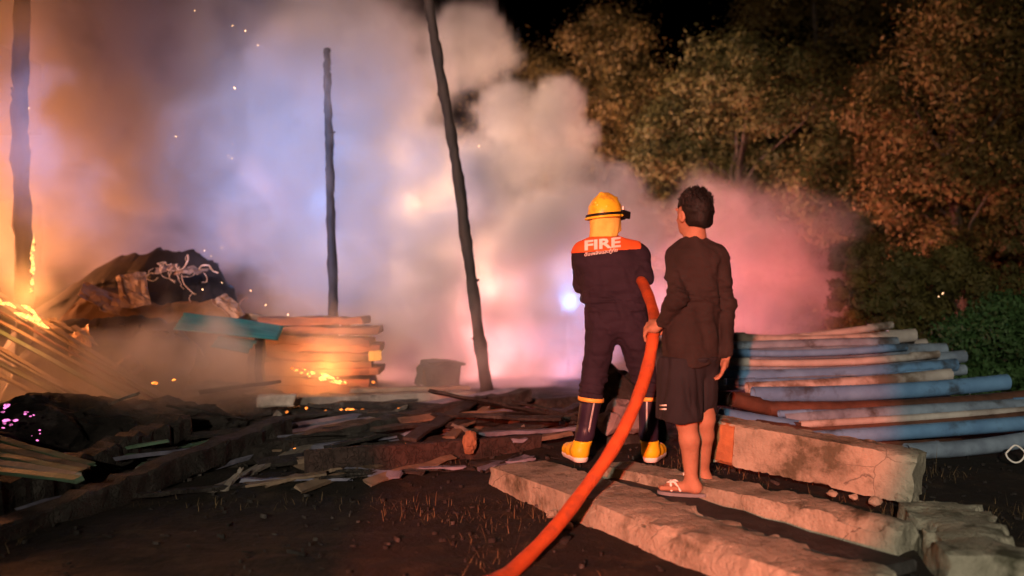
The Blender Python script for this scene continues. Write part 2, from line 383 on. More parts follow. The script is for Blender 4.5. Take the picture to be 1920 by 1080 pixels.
# ------------------------------------------------------------------ firefighter
def firefighter():
    Y0 = 6.0
    J = lambda u, v, dy=0: P(u, v, Y0+dy)
    root = empty('person', J(1155, 866))
    tag(root, 'firefighter in navy coverall and yellow helmet, seen from behind, holding the hose', 'person', 'people at the fire')
    lo, hi = (.25, 5.55, .02), (1.15, 6.65, 1.95)
    # --- coverall
    s = Sdf(lo, hi, .0075)
    s.cone(J(1098, 487, .02), J(1192, 480, .02), .085, .088, .05)
    s.cone(J(1117, 497), J(1127, 572, .01), .128, .118, .05); s.cone(J(1168, 494), J(1182, 572, .01), .132, .122, .05)
    s.cone(J(1142, 500, .02), J(1154, 575, .02), .14, .13, .05)
    s.cone(J(1134, 452, .03), J(1140, 482, .03), .072, .13, .06); s.cone(J(1126, 455, .03), J(1094, 472, .02), .058, .07, .04); s.cone(J(1142, 456, .03), J(1188, 476, .02), .058, .075, .04)
    s.ell(J(1156, 598, .01), (.205, .145, .15), .05)
    s.cone(J(1131, 612), J(1116, 690, .05), .118, .088, .04); s.cone(J(1116, 690, .05), J(1108, 744, .01), .088, .088, .03)
    s.cone(J(1184, 612), J(1203, 690, .05), .12, .088, .04); s.cone(J(1203, 690, .05), J(1217, 742, .01), .088, .084, .03)
    s.cone(J(1199, 483, -.01), J(1206, 520, -.09), .075, .064, .035); s.cone(J(1206, 520, -.09), J(1190, 548, .30), .062, .045, .03)
    s.cone(J(1092, 489, .02), J(1090, 534, .08), .072, .060, .035); s.cone(J(1090, 534, .08), J(1132, 552, .38), .058, .045, .03)
    base = s.copy()
    f1 = folds(.005, 20, 1, (1, 1, .6)); f2 = folds(.007, 17, 3, (.5, .6, 2.4))
    zw = J(0, 568).z; zk = J(0, 725).z
    def cr(p):
        w = np.exp(-((p[:, 2]-zw)/.07)**2)+1.2*np.exp(-((p[:, 2]-zk)/.09)**2)+.35
        return (f1(p)+f2(p)*w)*np.clip((J(0, 476).z-p[:, 2])/.06, 0, 1)
    s.warp(cr)
    cov = s.obj('coverall', M_navy, root)
    # --- orange shoulder yoke following the back
    y = base.copy(); y.D -= .007
    def yk(p):
        line = J(0, 472).z + (p[..., 0]-J(1130, 0).x)*.06
        return np.maximum(line-p[..., 2], np.maximum(p[..., 0]-J(1199, 0).x-(p[..., 2]-line)*.2, J(1060, 0).x-p[..., 0]))
    y.clip(yk)
    yoke = y.obj('shoulder_yoke', M_yoke, root)
    # --- lettering laid on the back
    dg = bpy.context.evaluated_depsgraph_get()
    trees = []
    for o in (yoke, cov):
        me = o.data; trees.append(BVHTree.FromPolygons([v.co[:] for v in me.vertices], [p.vertices[:] for p in me.polygons]))
    def lettering(name, body, u0, u1, fv0, fv1, mt, extrude=0., bold=.0):
        cu = bpy.data.curves.new('t', 'FONT'); cu.body = body; cu.offset = bold; cu.resolution_u = 2
        to = bpy.data.objects.new('t', cu); C.objects.link(to)
        bpy.context.view_layer.update(); dg = bpy.context.evaluated_depsgraph_get()
        me = bpy.data.meshes.new_from_object(to.evaluated_get(dg)); bpy.data.objects.remove(to)
        bm = bmesh.new(); bm.from_mesh(me); bmesh.ops.triangulate(bm, faces=bm.faces)
        bmesh.ops.subdivide_edges(bm, edges=bm.edges, cuts=2, use_grid_fill=True)
        xs = [v.co.x for v in bm.verts]; ys = [v.co.y for v in bm.verts]; x0, x1, y0, y1 = min(xs), max(xs), min(ys), max(ys)
        for v in bm.verts:
            a = (v.co.x-x0)/(x1-x0); b = (v.co.y-y0)/(y1-y0)
            u = u0+(u1-u0)*a; vb, vt = fv0(a), fv1(a); vv = vb+(vt-vb)*b
            q = P(u, vv, 1.0)-Vector((0, 0, CAM_Z)); best = None
            for tr in trees:
                h = tr.ray_cast(Vector((0, 0, CAM_Z)), q.normalized())
                if h[0] is not None and (best is None or h[3] < best[3]): best = h
            if best is None or best[3] > 6.05: near = trees[0].find_nearest(P(u, vv, 5.86)); best = (near[0],)
            v.co = best[0]-q.normalized()*.004
        bm.to_mesh(me); bm.free()
        o = link(name, me, mt, root, smooth=False); return o
    tag(lettering('lettering', 'FIRE', 1096, 1164, lambda a: 470-7*a, lambda a: 451-7*a, M_white, bold=.035), 'white FIRE lettering on the orange yoke')
    tag(lettering('lettering', 'ดับเพลิงและกู้ภัย', 1096, 1158, lambda a: 483-9*a, lambda a: 473-9*a, M_white, bold=.012), 'small white line of script under the FIRE lettering')
    # --- head, neck, hands : skin body
    hc = J(1135, 404, .03); fd = Vector((.62, .78, -.06)).normalized(); rt = Vector((fd.y, -fd.x, 0)).normalized(); up = Vector((0, 0, 1))
    H = lambda r, f, z: hc+rt*r+fd*f+up*z
    b = Sdf((hc.x-.16, 5.7, .55), (1.15, 6.6, hc.z+.2), .006)
    rot = np.array([rt, fd, up]).T
    b.ell(hc, (.078, .098, .105), .02, rot); b.ell(H(0, .04, -.06), (.058, .07, .075), .03, rot)
    b.cone(H(0, .075, -.105), H(0, .06, -.1), .03, .03, .03)
    b.cone(H(0, .098, -.01), H(0, .118, -.045), .010, .016, .012); b.ell(H(0, .10, -.075), (.024, .014, .010), .012, rot)
    for sx in (-1, 1):
        b.ell(H(sx*.078, -.005, -.03), (.012, .02, .032), .008, rot); b.ell(H(sx*.032, .088, 0), (.017, .012, .012), .006, rot, cut=True)
    b.cone(hc-up*.06-fd*.02, J(1140, 470, .03), .055, .065, .03)
    b.chain([J(1140, 470, .03), J(1150, 590, .03)], [.07, .10], .03)
    for sx, pts in ((1, (J(1199, 485), J(1206, 520, -.09), J(1190, 548, .30))), (-1, (J(1092, 490, .02), J(1090, 534, .08), J(1132, 552, .38)))):
        b.chain([J(1145, 488, .03)]+list(pts), [.05, .045, .042, .032], .02)
    # both hands closed round the hose in front of the chest
    for (wr, dirn) in ((J(1190, 548, .30), 1), (J(1132, 552, .38), -1)):
        pc = wr+Vector((0, .06, -.01)); b.ell(pc, (.035, .05, .02), .015)
        for i in range(4):
            q = pc+Vector((dirn*(-.03+.02*i)*.8, .04, 0)); b.chain([q, q+Vector((0, .035, -.01)), q+Vector((0, .03, -.045)), q+Vector((0, .0, -.055))], [.010, .0095, .009, .008], .006)
        b.chain([pc+Vector((-dirn*.03, 0, 0)), pc+Vector((-dirn*.045, .03, -.02)), pc+Vector((-dirn*.03, .045, -.045))], [.012, .011, .009], .006)
    b.obj('body', M_skin, root)
    # --- helmet
    tz = -.06
    h = Sdf((hc.x-.2, hc.y-.22, hc.z-.06), (hc.x+.2, hc.y+.22, hc.z+.2), .005)
    h.ell(H(0, -.005, .005), (.112, .132, .148), .01, rot)
    h.cone(H(0, -.122, .07), H(0, -.05, .132), .016, .018, .012); h.cone(H(0, -.05, .132), H(0, .03, .140), .018, .018, .012); h.cone(H(0, .03, .140), H(0, .10, .09), .018, .016, .012)
    for sx in (-1, 1): h.cone(H(sx*.07, -.09, .05), H(sx*.06, .05, .125), .006, .006, .012)
    h.clip(lambda p: (hc.z-.012+(p[..., 0]-hc.x)*.10)-p[..., 2])
    helm = h.obj('helmet', M_helm, root)
    ring = []
    for i in range(49):
        a = 2*math.pi*i/48; q = H(.117*math.cos(a), .137*math.sin(a)-.005, 0); q.z = hc.z-.010+(q.x-hc.x)*.10; ring.append(q)
    tube('brim', [q+Vector(((q.x-hc.x)*.06, (q.y-hc.y)*.06, -.004)) for q in ring], .0085, M_helm, helm, n=8)
    ring2 = [q+Vector((0, 0, .012))+(q-hc).normalized()*.004 for q in ring]
    V = []; F = []
    for i, q in enumerate(ring2):
        o = (q-hc); o.z = 0; o.normalize()
        V += [q+o*.004-up*.008, q+o*.004+up*.010, q-up*.008, q+up*.010]
    for i in range(48):
        a, c = i*4, (i+1)*4
        F += [(a, c, c+1, a+1), (a+1, c+1, c+3, a+3), (a, a+2, c+2, c)]
    mesh('goggle_strap', V, F, M_black, root)
    g = Sdf((hc.x-.25, hc.y-.1, hc.z-.12), (hc.x+.25, hc.y+.3, hc.z+.12), .005)
    for i in range(-6, 7):
        a = math.pi/2+i*.125; q = H(.125*math.cos(a), .148*math.sin(a), .004+.008); g.ell(q, (.02, .02, .03), .012)
    gog = g.obj('goggles', M_black, root)
    # side mount of the goggles, the dark block at the temple
    V, F = beam_geo(H(.118, .02, .012), H(.128, .10, .006), .02, .05, seg=3, jit=0, ends=0, cham=.2); mesh('goggle_mount', V, F, M_black, gog, smooth=False)
    V, F = beam_geo(H(.10, .065, .05), H(.085, .10, .055), .012, .03, seg=2, jit=0, ends=0, cham=.2); mesh('badge', V, F, M_white, helm, smooth=False)
    # neck flap: cloth from brim to collar round the back and sides
    V = []; F = []; na, nz = 40, 12
    for i in range(na+1):
        a = R(-128)+R(256)*i/na        # 0 = straight back
        for j in range(nz+1):
            t = j/nz; fl = .008*math.sin(a*4.3+t*2.5+1)*t+.004*math.sin(a*11+t*5)*t
            q = H(math.sin(a)*(.096+.010*t+fl), -math.cos(a)*(.126-.018*t+fl), 0)
            zt = hc.z-.016+(q.x-hc.x)*.10; zb = hc.z-.150+.055*max(0, abs(a)-1.2)
            q.z = zt+(zb-zt)*t; V.append(q)
    for i in range(na):
        for j in range(nz): a = i*(nz+1)+j; F.append((a, a+nz+1, a+nz+2, a+1))
    fo = mesh('neck_flap', V, F, M_flap, root); sm = fo.modifiers.new('thickness', 'SOLIDIFY'); sm.thickness = .004; sm.offset = 0
    tube('chin_strap', catmull([H(-.11, .03, -.01), H(-.105, .06, -.07), H(-.06, .08, -.125)], 6), .006, M_black, root, n=6)
    # --- boots
    for nm, top, ank, heel, toe in (('l', J(1108, 748, .01), J(1097, 826, .02), J(1093, 858, -.02), J(1068, 848, .20)),
                                    ('r', J(1217, 746, .01), J(1216, 826, .02), J(1216, 858, -.02), J(1236, 848, .20))):
        gzz = .074; heel = Vector((heel.x, heel.y, gzz)); toe = Vector((toe.x, toe.y, gzz))
        d = (toe-heel).normalized(); sd = Vector((d.y, -d.x, 0))
        bt = Sdf((heel.x-.3, heel.y-.2, 0), (heel.x+.3, heel.y+.45, .62), .006)
        bt.cone(top-up*.01, ank+up*.05, .074, .062, .02); bt.cone(ank+up*.05, Vector((heel.x, heel.y, .15))+d*.05, .062, .055, .02)
        bt.clip(lambda p: .215-p[..., 2]); bt.clip(lambda p: p[..., 2]-(top.z+.005))
        bo = bt.obj('boot', M_bootp, root)
        ft = Sdf((heel.x-.32, heel.y-.2, 0), (heel.x+.32, heel.y+.5, .4), .006)
        ft.cone(ank+up*.05, Vector((heel.x, heel.y, .15))+d*.05, .065, .060, .02)
        ft.cone(heel+d*.05+up*.055, heel+d*.16+up*.06, .055, .052, .03); ft.cone(heel+d*.16+up*.05, heel+d*.24+up*.045, .052, .047, .03)
        ft.ell(heel+d*.235+up*.05, (.05, .05, .045), .02)
        ft.clip(lambda p: p[..., 2]-.215-(wob(p, 20)*.004)); ft.clip(lambda p: gzz+.028-p[..., 2])
        ft.obj('boot_foot', M_booty, bo)
        so = Sdf((heel.x-.32, heel.y-.2, 0), (heel.x+.32, heel.y+.5, .2), .006)
        so.cone(heel+d*.045+up*.03, heel+d*.25+up*.03, .054, .05, .02)
        so.clip(lambda p: p[..., 2]-(gzz+.032)); so.clip(lambda p: gzz-.004-p[..., 2])
        so.obj('boot_sole', M_white, bo)
        rg = [top+Vector((math.cos(t)*.083, math.sin(t)*.083, 0)) for t in np.linspace(0, 2*math.pi, 33)]
        V = []; F = []
        for q in rg: V += [q+up*.012, q-up*.014]
        tl = -.10 if nm == 'l' else .0
        for v in V: v.z += (v.x-top.x)*tl
        for i in range(32): F.append((2*i, 2*i+1, 2*i+3, 2*i+2))
        bd = mesh('reflective_band', V, F, M_band, root); m_ = bd.modifiers.new('t', 'SOLIDIFY'); m_.thickness = .006; m_.offset = 1
        sgn = .25 if nm == 'l' else -.35
        pth = []
        for t in np.linspace(.06, .93, 8):
            c = top.lerp(Vector((ank.x, ank.y, ank.z+.05)), t); r = .074+(.062-.074)*t
            pth.append(c+Vector((math.sin(sgn), -math.cos(sgn), 0))*(r+.001))
        V = []; F = []
        for q in pth: V += [q-Vector((.006, 0, 0)), q+Vector((.006, 0, 0))]
        for i in range(7): F.append((2*i, 2*i+1, 2*i+3, 2*i+2))
        st = mesh('back_stripe', V, F, mat('silver_stripe', (.6, .58, .6), .35, None, 10, .3, 0), bo); m_ = st.modifiers.new('t', 'SOLIDIFY'); m_.thickness = .004; m_.offset = 0
    return root
firefighter()

# ------------------------------------------------------------------ hose
HOSE = [P(1130, 560, 6.62), P(1158, 545, 6.45), P(1184, 530, 6.2), P(1198, 522, 5.94), P(1213, 548, 5.66), P(1226, 590, 5.3), P(1225, 625, 4.93), P(1214, 690, 4.82), P(1188, 765, 4.66),
        P(1150, 840, 4.56), P(1098, 915, 4.40), P(1040, 990, 4.17), P(970, 1062, 3.88), P(900, 1120, 3.58), P(800, 1185, 3.2), P(640, 1230, 2.95)]
def hose():
    path = catmull(HOSE, 10)
    for q in path[90:]:
        q.z = max(q.z, float(gz(q.x, q.y))+.036)
    rad = [.034+.0012*math.sin(i*.37)+.0010*math.sin(i*.91+1) for i, _ in enumerate(path)]
    o = tube('fire_hose', path, rad, M_hose, n=20)
    tag(o, 'thick orange fire hose running from the firefighter down to the ground', 'hose')
    nz = catmull([P(1130, 560, 6.62), P(1112, 562, 6.80), P(1095, 560, 6.98)], 4)
    tube('nozzle', nz, [.046, .05, .05, .044, .036, .032, .03, .036, .038], M_black, o, n=16)
hose()

# ------------------------------------------------------------------ boy in the brown sweatshirt
def boy():
    Y0 = 4.9
    J = lambda u, v, dy=0: P(u, v, Y0+dy)
    up = Vector((0, 0, 1))
    root = empty('person', J(1295, 928))
    tag(root, 'person with short black hair in dark brown sweatshirt, shorts and sandals, gripping the hose', 'person', 'people at the fire')
    hc = J(1299, 398); fd = Vector((-.56, .83, -.02)).normalized(); rt = Vector((fd.y, -fd.x, 0)).normalized()
    rot = np.array([rt, fd, up]).T
    H = lambda r, f, z: hc+rt*r+fd*f+up*z
    gw = P(1225, 625, 4.93)                                   # where the hand grips the hose
    # ---------------- skin body (one surface)
    b = Sdf((.62, 4.2, .05), (1.32, 5.4, 1.86), .006)
    b.ell(H(0, -.015, .015), (.076, .096, .108), .02, rot)
    b.ell(H(0, .035, -.045), (.058, .062, .075), .03, rot); b.ell(H(0, .062, -.098), (.026, .026, .022), .03, rot)
    b.cone(H(0, .088, .0), H(0, .108, -.035), .008, .014, .012); b.ell(H(0, .092, .022), (.045, .012, .012), .014, rot)
    b.ell(H(0, .092, -.066), (.022, .013, .007), .008, rot); b.ell(H(0, .090, -.080), (.020, .013, .008), .008, rot)
    for sx in (-1, 1):
        b.ell(H(sx*.03, .088, .004), (.015, .010, .010), .006, rot, cut=True); b.ell(H(sx*.029, .078, .004), (.011, .011, .010), .004, rot)
        b.ell(H(sx*.080, .002, -.026), (.012, .023, .034), .008, rot); b.ell(H(sx*.090, .006, -.026), (.006, .011, .018), .006, rot, cut=True)
    b.cone(H(0, -.035, -.05), J(1303, 448, .0), .047, .054, .03)
    b.chain([J(1303, 450, .01), J(1303, 520, .01), J(1300, 610, .01)], [.06, .075, .075], .03)
    sl, sr = J(1270, 481, .03), J(1346, 482, -.02)
    el, wl = J(1270, 556, -.11), J(1241, 605, -.02)
    er, wr = J(1364, 575, .0), J(1362, 664, -.02)
    b.chain([J(1300, 468), sl, el, wl], [.05, .036, .030, .026], .02); b.chain([J(1300, 468), sr, er, wr], [.05, .036, .028, .024], .02)
    # gripping hand: palm on the near side, four fingers round the far left, thumb round the right
    ax = (P(1214, 690, 4.82)-P(1226, 590, 5.3)).normalized(); toc = Vector((0, -1, 0)); toc = (toc-ax*toc.dot(ax)).normalized(); lf = ax.cross(toc); 
    if lf.x > 0: lf = -lf
    C0 = lambda ang, along, r: gw+ax*along+(toc*math.cos(ang)+lf*math.sin(ang))*r
    b.cone(wl, C0(.1, -.015, .048), .027, .030, .02)
    b.cone(C0(-.25, -.02, .050), C0(.55, .03, .050), .026, .024, .02); b.cone(C0(.1, .03, .050), C0(.6, -.03, .050), .022, .022, .02)
    for i in range(4):
        al = -.036+.024*i; rr_ = .0105-.0007*i
        b.chain([C0(.45, al*.95, .050), C0(1.1, al, .050), C0(1.8, al+.004, .047), C0(2.5, al+.006, .046), C0(3.0, al+.006, .045)], [rr_+.001, rr_, rr_, rr_*.95, rr_*.85], .006)
    b.chain([C0(-.2, -.035, .052), C0(-.8, -.050, .050), C0(-1.4, -.045, .048), C0(-1.8, -.035, .047)], [.015, .0125, .0115, .0095], .008)
    # hanging hand
    pm = J(1358, 683, -.02)
    b.cone(wr, pm, .024, .027, .02, flat=((.8, .6, 0), .62))
    for i in range(4):
        o = Vector((.006*(i-1.5), .018*(i-1.5), 0)); rr_ = .0095-.0006*abs(i-1)
        k1 = pm+o+Vector((-.006, 0, -.028)); k2 = k1+Vector((-.010, .0, -.028+.002*i)); k3 = k2+Vector((-.016, .0, -.018)); k4 = k3+Vector((-.014, 0, -.006))
        b.chain([pm+o*.8, k1, k2, k3, k4], [.012, rr_, rr_*.96, rr_*.9, rr_*.8], .006)
    b.chain([pm+Vector((0, -.024, .012)), pm+Vector((-.012, -.038, -.018)), pm+Vector((-.020, -.036, -.042))], [.013, .011, .009], .008)
    # pelvis, legs, feet
    b.ell(J(1296, 655), (.125, .09, .11), .04)
    kl, al_ = J(1287, 790, -.04), J(1296, 898, .0)
    b.chain([J(1279, 670), kl], [.085, .058], .03); b.chain([kl, kl.lerp(al_, .32)+Vector((.006, -.012, 0)), al_], [.055, .054, .033], .02)
    kr, ar = J(1322, 784, .10), J(1318, 884, .24)
    b.chain([J(1314, 668, .03), kr], [.085, .056], .03); b.chain([kr, kr.lerp(ar, .32), ar], [.054, .052, .033], .02)
    for a, d in ((al_, Vector((-.93, .36, 0)).normalized()), (ar, Vector((-.75, .66, 0)).normalized())):
        sole = a.z-.075
        b.cone(a, a-d*.028-up*.045, .034, .030, .02); b.cone(a-d*.02-up*.045, a+d*.12-up*.05, .031, .026, .03)
        sd = Vector((d.y, -d.x, 0))
        for i in range(5):
            q = a+d*(.125-.012*abs(i-1))-up*.056+sd*(.017*(i-2)); b.cone(q-d*.04+up*.004, q+d*.045, .014, .011 if i else .014, .008)
    body = b.obj('body', M_skin, root)
    # ---------------- sweatshirt
    s = Sdf((.72, 4.4, .55), (1.40, 5.3, 1.62), .0075)
    s.cone(sl+Vector((.01, 0, -.01)), sr+Vector((-.01, 0, -.01)), .066, .066, .05)
    s.cone(J(1290, 490, .01), J(1286, 640, .01), .105, .115, .05); s.cone(J(1318, 490, -.01), J(1308, 640, .02), .105, .108, .04)
    s.cone(J(1286, 630), J(1284, 682), .118, .122, .04); s.cone(J(1308, 630, .02), J(1310, 682, .02), .112, .112, .03)
    s.cone(J(1302, 450), J(1303, 478), .062, .10, .05); s.cone(J(1300, 456), J(1272, 478, .02), .05, .06, .03); s.cone(J(1306, 456), J(1344, 478, -.01), .05, .06, .03)
    s.chain([sl, J(1266, 520, -.04), el, wl], [.064, .056, .052, .038], .014)
    s.chain([sr, J(1356, 530, -.01), er, wr+up*.01], [.064, .054, .046, .037], .012)
    s.ell(J(1303, 432), (.075, .085, .05), .012, cut=True)
    g1, g2 = folds(.0065, 17, 7, (1, 1, .4)), folds(.006, 24, 9, (.8, .8, 1.8))
    s.warp(lambda p: g1(p)+g2(p)*(.35+np.exp(-((p[:, 2]-el.z)/.10)**2)))
    hem = J(0, 684).z
    s.clip(lambda p: np.where(p[..., 0] < J(1346, 0).x, hem-p[..., 2]+.012*np.sin(p[..., 0]*30), -1))
    s.obj('sweatshirt', M_sweat, root)
    # ---------------- shorts
    t = Sdf((.70, 4.4, .35), (1.35, 5.5, 1.1), .0075)
    t.ell(J(1298, 650), (.165, .135, .14), .04)
    t.cone(J(1276, 670, -.01), J(1276, 790, -.05), .110, .112, .035); t.cone(J(1258, 690, .0), J(1262, 790, -.03), .075, .075, .04)
    t.cone(J(1314, 670, .03), J(1314, 790, .14), .105, .092, .03)
    h1 = folds(.009, 18, 12, (1, 1, .2)); t.warp(h1)
    hz = J(0, 785).z
    t.clip(lambda p: hz+.06*(p[..., 1]-4.85)+.006*np.sin(p[..., 0]*40)-p[..., 2])
    t.clip(lambda p: p[..., 2]-J(0, 668).z)
    sh = t.obj('shorts', M_short, root)
    V, F = t.nets(); tr = BVHTree.FromPolygons([tuple(v) for v in V], [tuple(f) for f in F])
    for v0 in (759, 766):
        Vs = []
        for (u, v) in ((1237, v0), (1250, v0-.5), (1250, v0+2.2), (1237, v0+2.6)):
            d = (P(u, v, 1)-Vector((0, 0, CAM_Z))).normalized(); h = tr.ray_cast(Vector((0, 0, CAM_Z)), d)
            Vs.append((h[0] if h[0] is not None else P(u, v, 4.75))-d*.004)
        so = mesh('stripe', Vs, [(0, 1, 2, 3)], M_white, sh)
        m_ = so.modifiers.new('t', 'SOLIDIFY'); m_.thickness = .002
    # ---------------- sandals
    for a, d in ((al_, Vector((-.93, .36, 0)).normalized()), (ar, Vector((-.75, .66, 0)).normalized())):
        sd = Vector((d.y, -d.x, 0)); z0 = a.z-.082
        out = []
        for i in range(28):
            th = 2*math.pi*i/28; l = math.cos(th)*.135; wdt = math.sin(th)*(.044+.010*math.cos(th)); q = a+d*(l+.055)+sd*wdt; out.append(Vector((q.x, q.y, z0)))
        V = [q-up*.012 for q in out]+[q+up*.006 for q in out]; F = [tuple(range(27, -1, -1)), tuple(range(28, 56))]+[(i, (i+1) % 28, 28+(i+1) % 28, 28+i) for i in range(28)]
        so = mesh('sandal', V, F, M_sole, root, smooth=False)
        for k in (-1, 1):
            tube('strap', catmull([a+d*.135-up*.032, a+d*.09+sd*k*.022-up*.020, a+d*.05+sd*k*.040-up*.066], 6), .0065, M_white, so, n=6)
        tube('strap', catmull([a+d*.10+sd*.044-up*.068, a+d*.11+sd*.02-up*.022, a+d*.11-sd*.02-up*.022, a+d*.10-sd*.044-up*.068], 6), .007, M_white, so, n=6)
    # ---------------- hair: cap plus many short locks
    hh = Sdf((hc.x-.2, hc.y-.2, hc.z-.12), (hc.x+.2, hc.y+.2, hc.z+.22), .005)
    hh.ell(H(0, -.022, .028), (.090, .102, .106), .02, rot); hh.ell(H(0, -.06, -.04), (.064, .060, .07), .03, rot)
    hh.warp(lambda p: .008*wob(p, 26, 3)); hh.ell(H(-.092, .014, -.035), (.030, .036, .05), .01, rot, cut=True); hh.ell(H(.092, .014, -.035), (.030, .036, .05), .01, rot, cut=True)
    hh.clip(lambda p: np.where(((p-np.array(hc)) @ np.array(fd)) > .0,
                               (.035-((p-np.array(hc)) @ np.array(fd))*.15)-(p[..., 2]-hc.z), (-.095-(p[..., 2]-hc.z))+np.abs((p-np.array(hc)) @ np.array(rt))*.25))
    ho = hh.obj('hair', M_hair, root)
    V = []; F = []; rr = random.Random(5)
    for i in range(900):
        th = rr.uniform(0, 2*math.pi); ph = math.acos(rr.uniform(-.55, 1))
        n = rt*math.sin(ph)*math.cos(th)+fd*math.sin(ph)*math.sin(th)+up*math.cos(ph)
        if math.sin(ph)*math.sin(th) > .1 and math.cos(ph) < .35: continue
        if math.cos(ph) < -.1 and math.sin(th) > -.5: continue
        q = hc+up*.028-fd*.022+rt*n.dot(rt)*.086+fd*n.dot(fd)*.098+up*n.z*.102
        g = (n*.55+fd*.35*rr.uniform(.2, 1)+up*(.5 if n.z > .1 else -.7)+Vector((rr.uniform(-.3, .3), rr.uniform(-.3, .3), rr.uniform(-.2, .2)))).normalized()
        L_ = rr.uniform(.012, .026) if n.z > .2 else rr.uniform(.012, .022)
        sdv = g.cross(n); sdv = sdv.normalized()*.0045 if sdv.length > 1e-4 else rt*.0045; nn = g.cross(sdv).normalized()*.0045; k = len(V)
        V += [q+sdv, q-sdv*.6+nn, q-sdv*.6-nn, q+g*L_]; F += [(k, k+1, k+3), (k+1, k+2, k+3), (k+2, k, k+3)]
    mesh('hair_locks', V, F, M_hair, ho, smooth=False)
boy()

# ------------------------------------------------------------------ burnt upright poles
def pole(name, pts, r0, r1, label, seed):
    path = catmull(pts, 14); n = len(path); rr = random.Random(seed)
    for i, q in enumerate(path): q += Vector((rr.uniform(-.006, .006), rr.uniform(-.006, .006), 0))
    rad = [(r0+(r1-r0)*i/(n-1))*(1+.10*math.sin(i*.9+seed)+rr.uniform(-.07, .07)) for i in range(n)]
    o = tube(name, path, rad, M_charp, n=14, jit=.07, seed=seed)
    tag(o, label, 'pole', 'burnt upright poles')
    # knots and a split stub
    for k in range(4):
        i = rr.randrange(4, n-4); q = path[i]; a = rr.uniform(0, 6.28); d = Vector((math.cos(a), math.sin(a)*.5, rr.uniform(.2, .8))).normalized()
        tube('branch_stub', [q, q+d*rad[i]*1.1, q+d*rad[i]*1.5], [rad[i]*.4, rad[i]*.28, rad[i]*.12], M_charp, o, n=7, jit=.1, seed=k)
    return o
b = P(44, 540, 8.8)
pole('burnt_pole', [Vector((b.x+.0, 8.8, -.3)), P(46, 560, 8.8), P(38, 300, 8.8), P(38, 130, 8.8), P(44, -60, 8.8), P(46, -180, 8.8)], .088, .066, 'thick charred pole at the edge, edged with small flames', 1)
b = P(625, 560, 9.8)
pole('burnt_pole', [Vector((b.x, 9.8, -.3)), P(625, 595, 9.8), P(620, 400, 9.8), P(617, 260, 9.8), P(614, 150, 9.8), P(613, 92, 9.8)], .060, .036, 'upright charred pole with a broken top rising behind the board stack', 2)
b = P(912, 745, 9.6)
pole('burnt_pole', [Vector((b.x+.06, 9.6, -.25)), P(910, 715, 9.6), P(884, 530, 9.6), P(857, 320, 9.6), P(828, 150, 9.6), P(804, 5, 9.6), P(786, -110, 9.6)], .068, .050, 'tall charred pole leaning to one side in the smoke', 3)

# ------------------------------------------------------------------ burning slats, timbers and boards
TONE = {M_char: 'black', M_bluep: 'blue-grey', M_wood: 'scorched brown', M_plank: 'weathered grey', M_green: 'greenish'}
def timber(name, a, b, w, h, m, label, group=None, cat='plank', **k):
    if 'charred lath' in label or 'charred stick' in label:
        size = ('short' if (Vector(b)-Vector(a)).length < .7 else 'long'); label = label.replace('short ', '').replace('thin ', '').replace('charred', size+' '+TONE[m])
    o = beam(name, a, b, w, h, m, **k); tag(o, label, cat, group); return o

# bundle of long slats sliding down from the fire at the edge of the picture
rr = random.Random(21)
places = ('topmost', 'second from the top', 'third from the top', 'fourth from the top', 'fifth from the top', 'sixth from the top', 'seventh from the top', 'eighth from the top', 'lowest')
for i in range(9):
    du, dv = -4*i+rr.uniform(-6, 6), 15*i-18+rr.uniform(-3, 3)
    a = P(-90+du*.6, 512+dv*1.0+i*4, 8.5-.10*i); bb = P(348+du*3+rr.uniform(-40, 12), 768+dv*.62, 7.15-.07*i)
    timber('slat', a, bb, rr.uniform(.035, .07), rr.uniform(.012, .022), (M_wood, M_wood, M_brick, M_wood, M_green, M_wood, M_plank, M_green, M_wood)[i],
           'long scorched slat sloping down from the fire, %s of the bundle' % places[i], 'slats sloping down from the fire', seed=i, jit=.004, roll=rr.uniform(-.25, .25), seg=8)
# broken fragments that stick up from the bundle
for i, (u, v, u2, v2, Y, w) in enumerate(((60, 590, 120, 622, 8.0, .07), (140, 612, 182, 645, 7.9, .06), (95, 598, 135, 620, 7.8, .08))):
    timber('broken_slat', P(u, v, Y), P(u2, v2, Y-.15), w, .02, M_wood, ('splintered slat end nearest the thick pole', 'short splinter standing clear above the slat bundle', 'jagged slat end in the flames')[i], 'broken slat ends', seed=30+i, taper=.35, jit=.008)
# greenish slats low in the corner
for i in range(5):
    timber('green_slat', P(-60, 806+17*i, 5.6-.12*i), P(172-9*i+rr.uniform(-10, 10), 872+7*i, 5.15-.12*i), .05, .02, (M_green, M_wood, M_green, M_plank, M_green)[i],
           'narrow greenish slat in the low corner fan, %s' % ('uppermost', 'second from above', 'middle one', 'fourth from above', 'lowermost')[i], 'fan of greenish slats', seed=40+i, jit=.004, roll=.3)
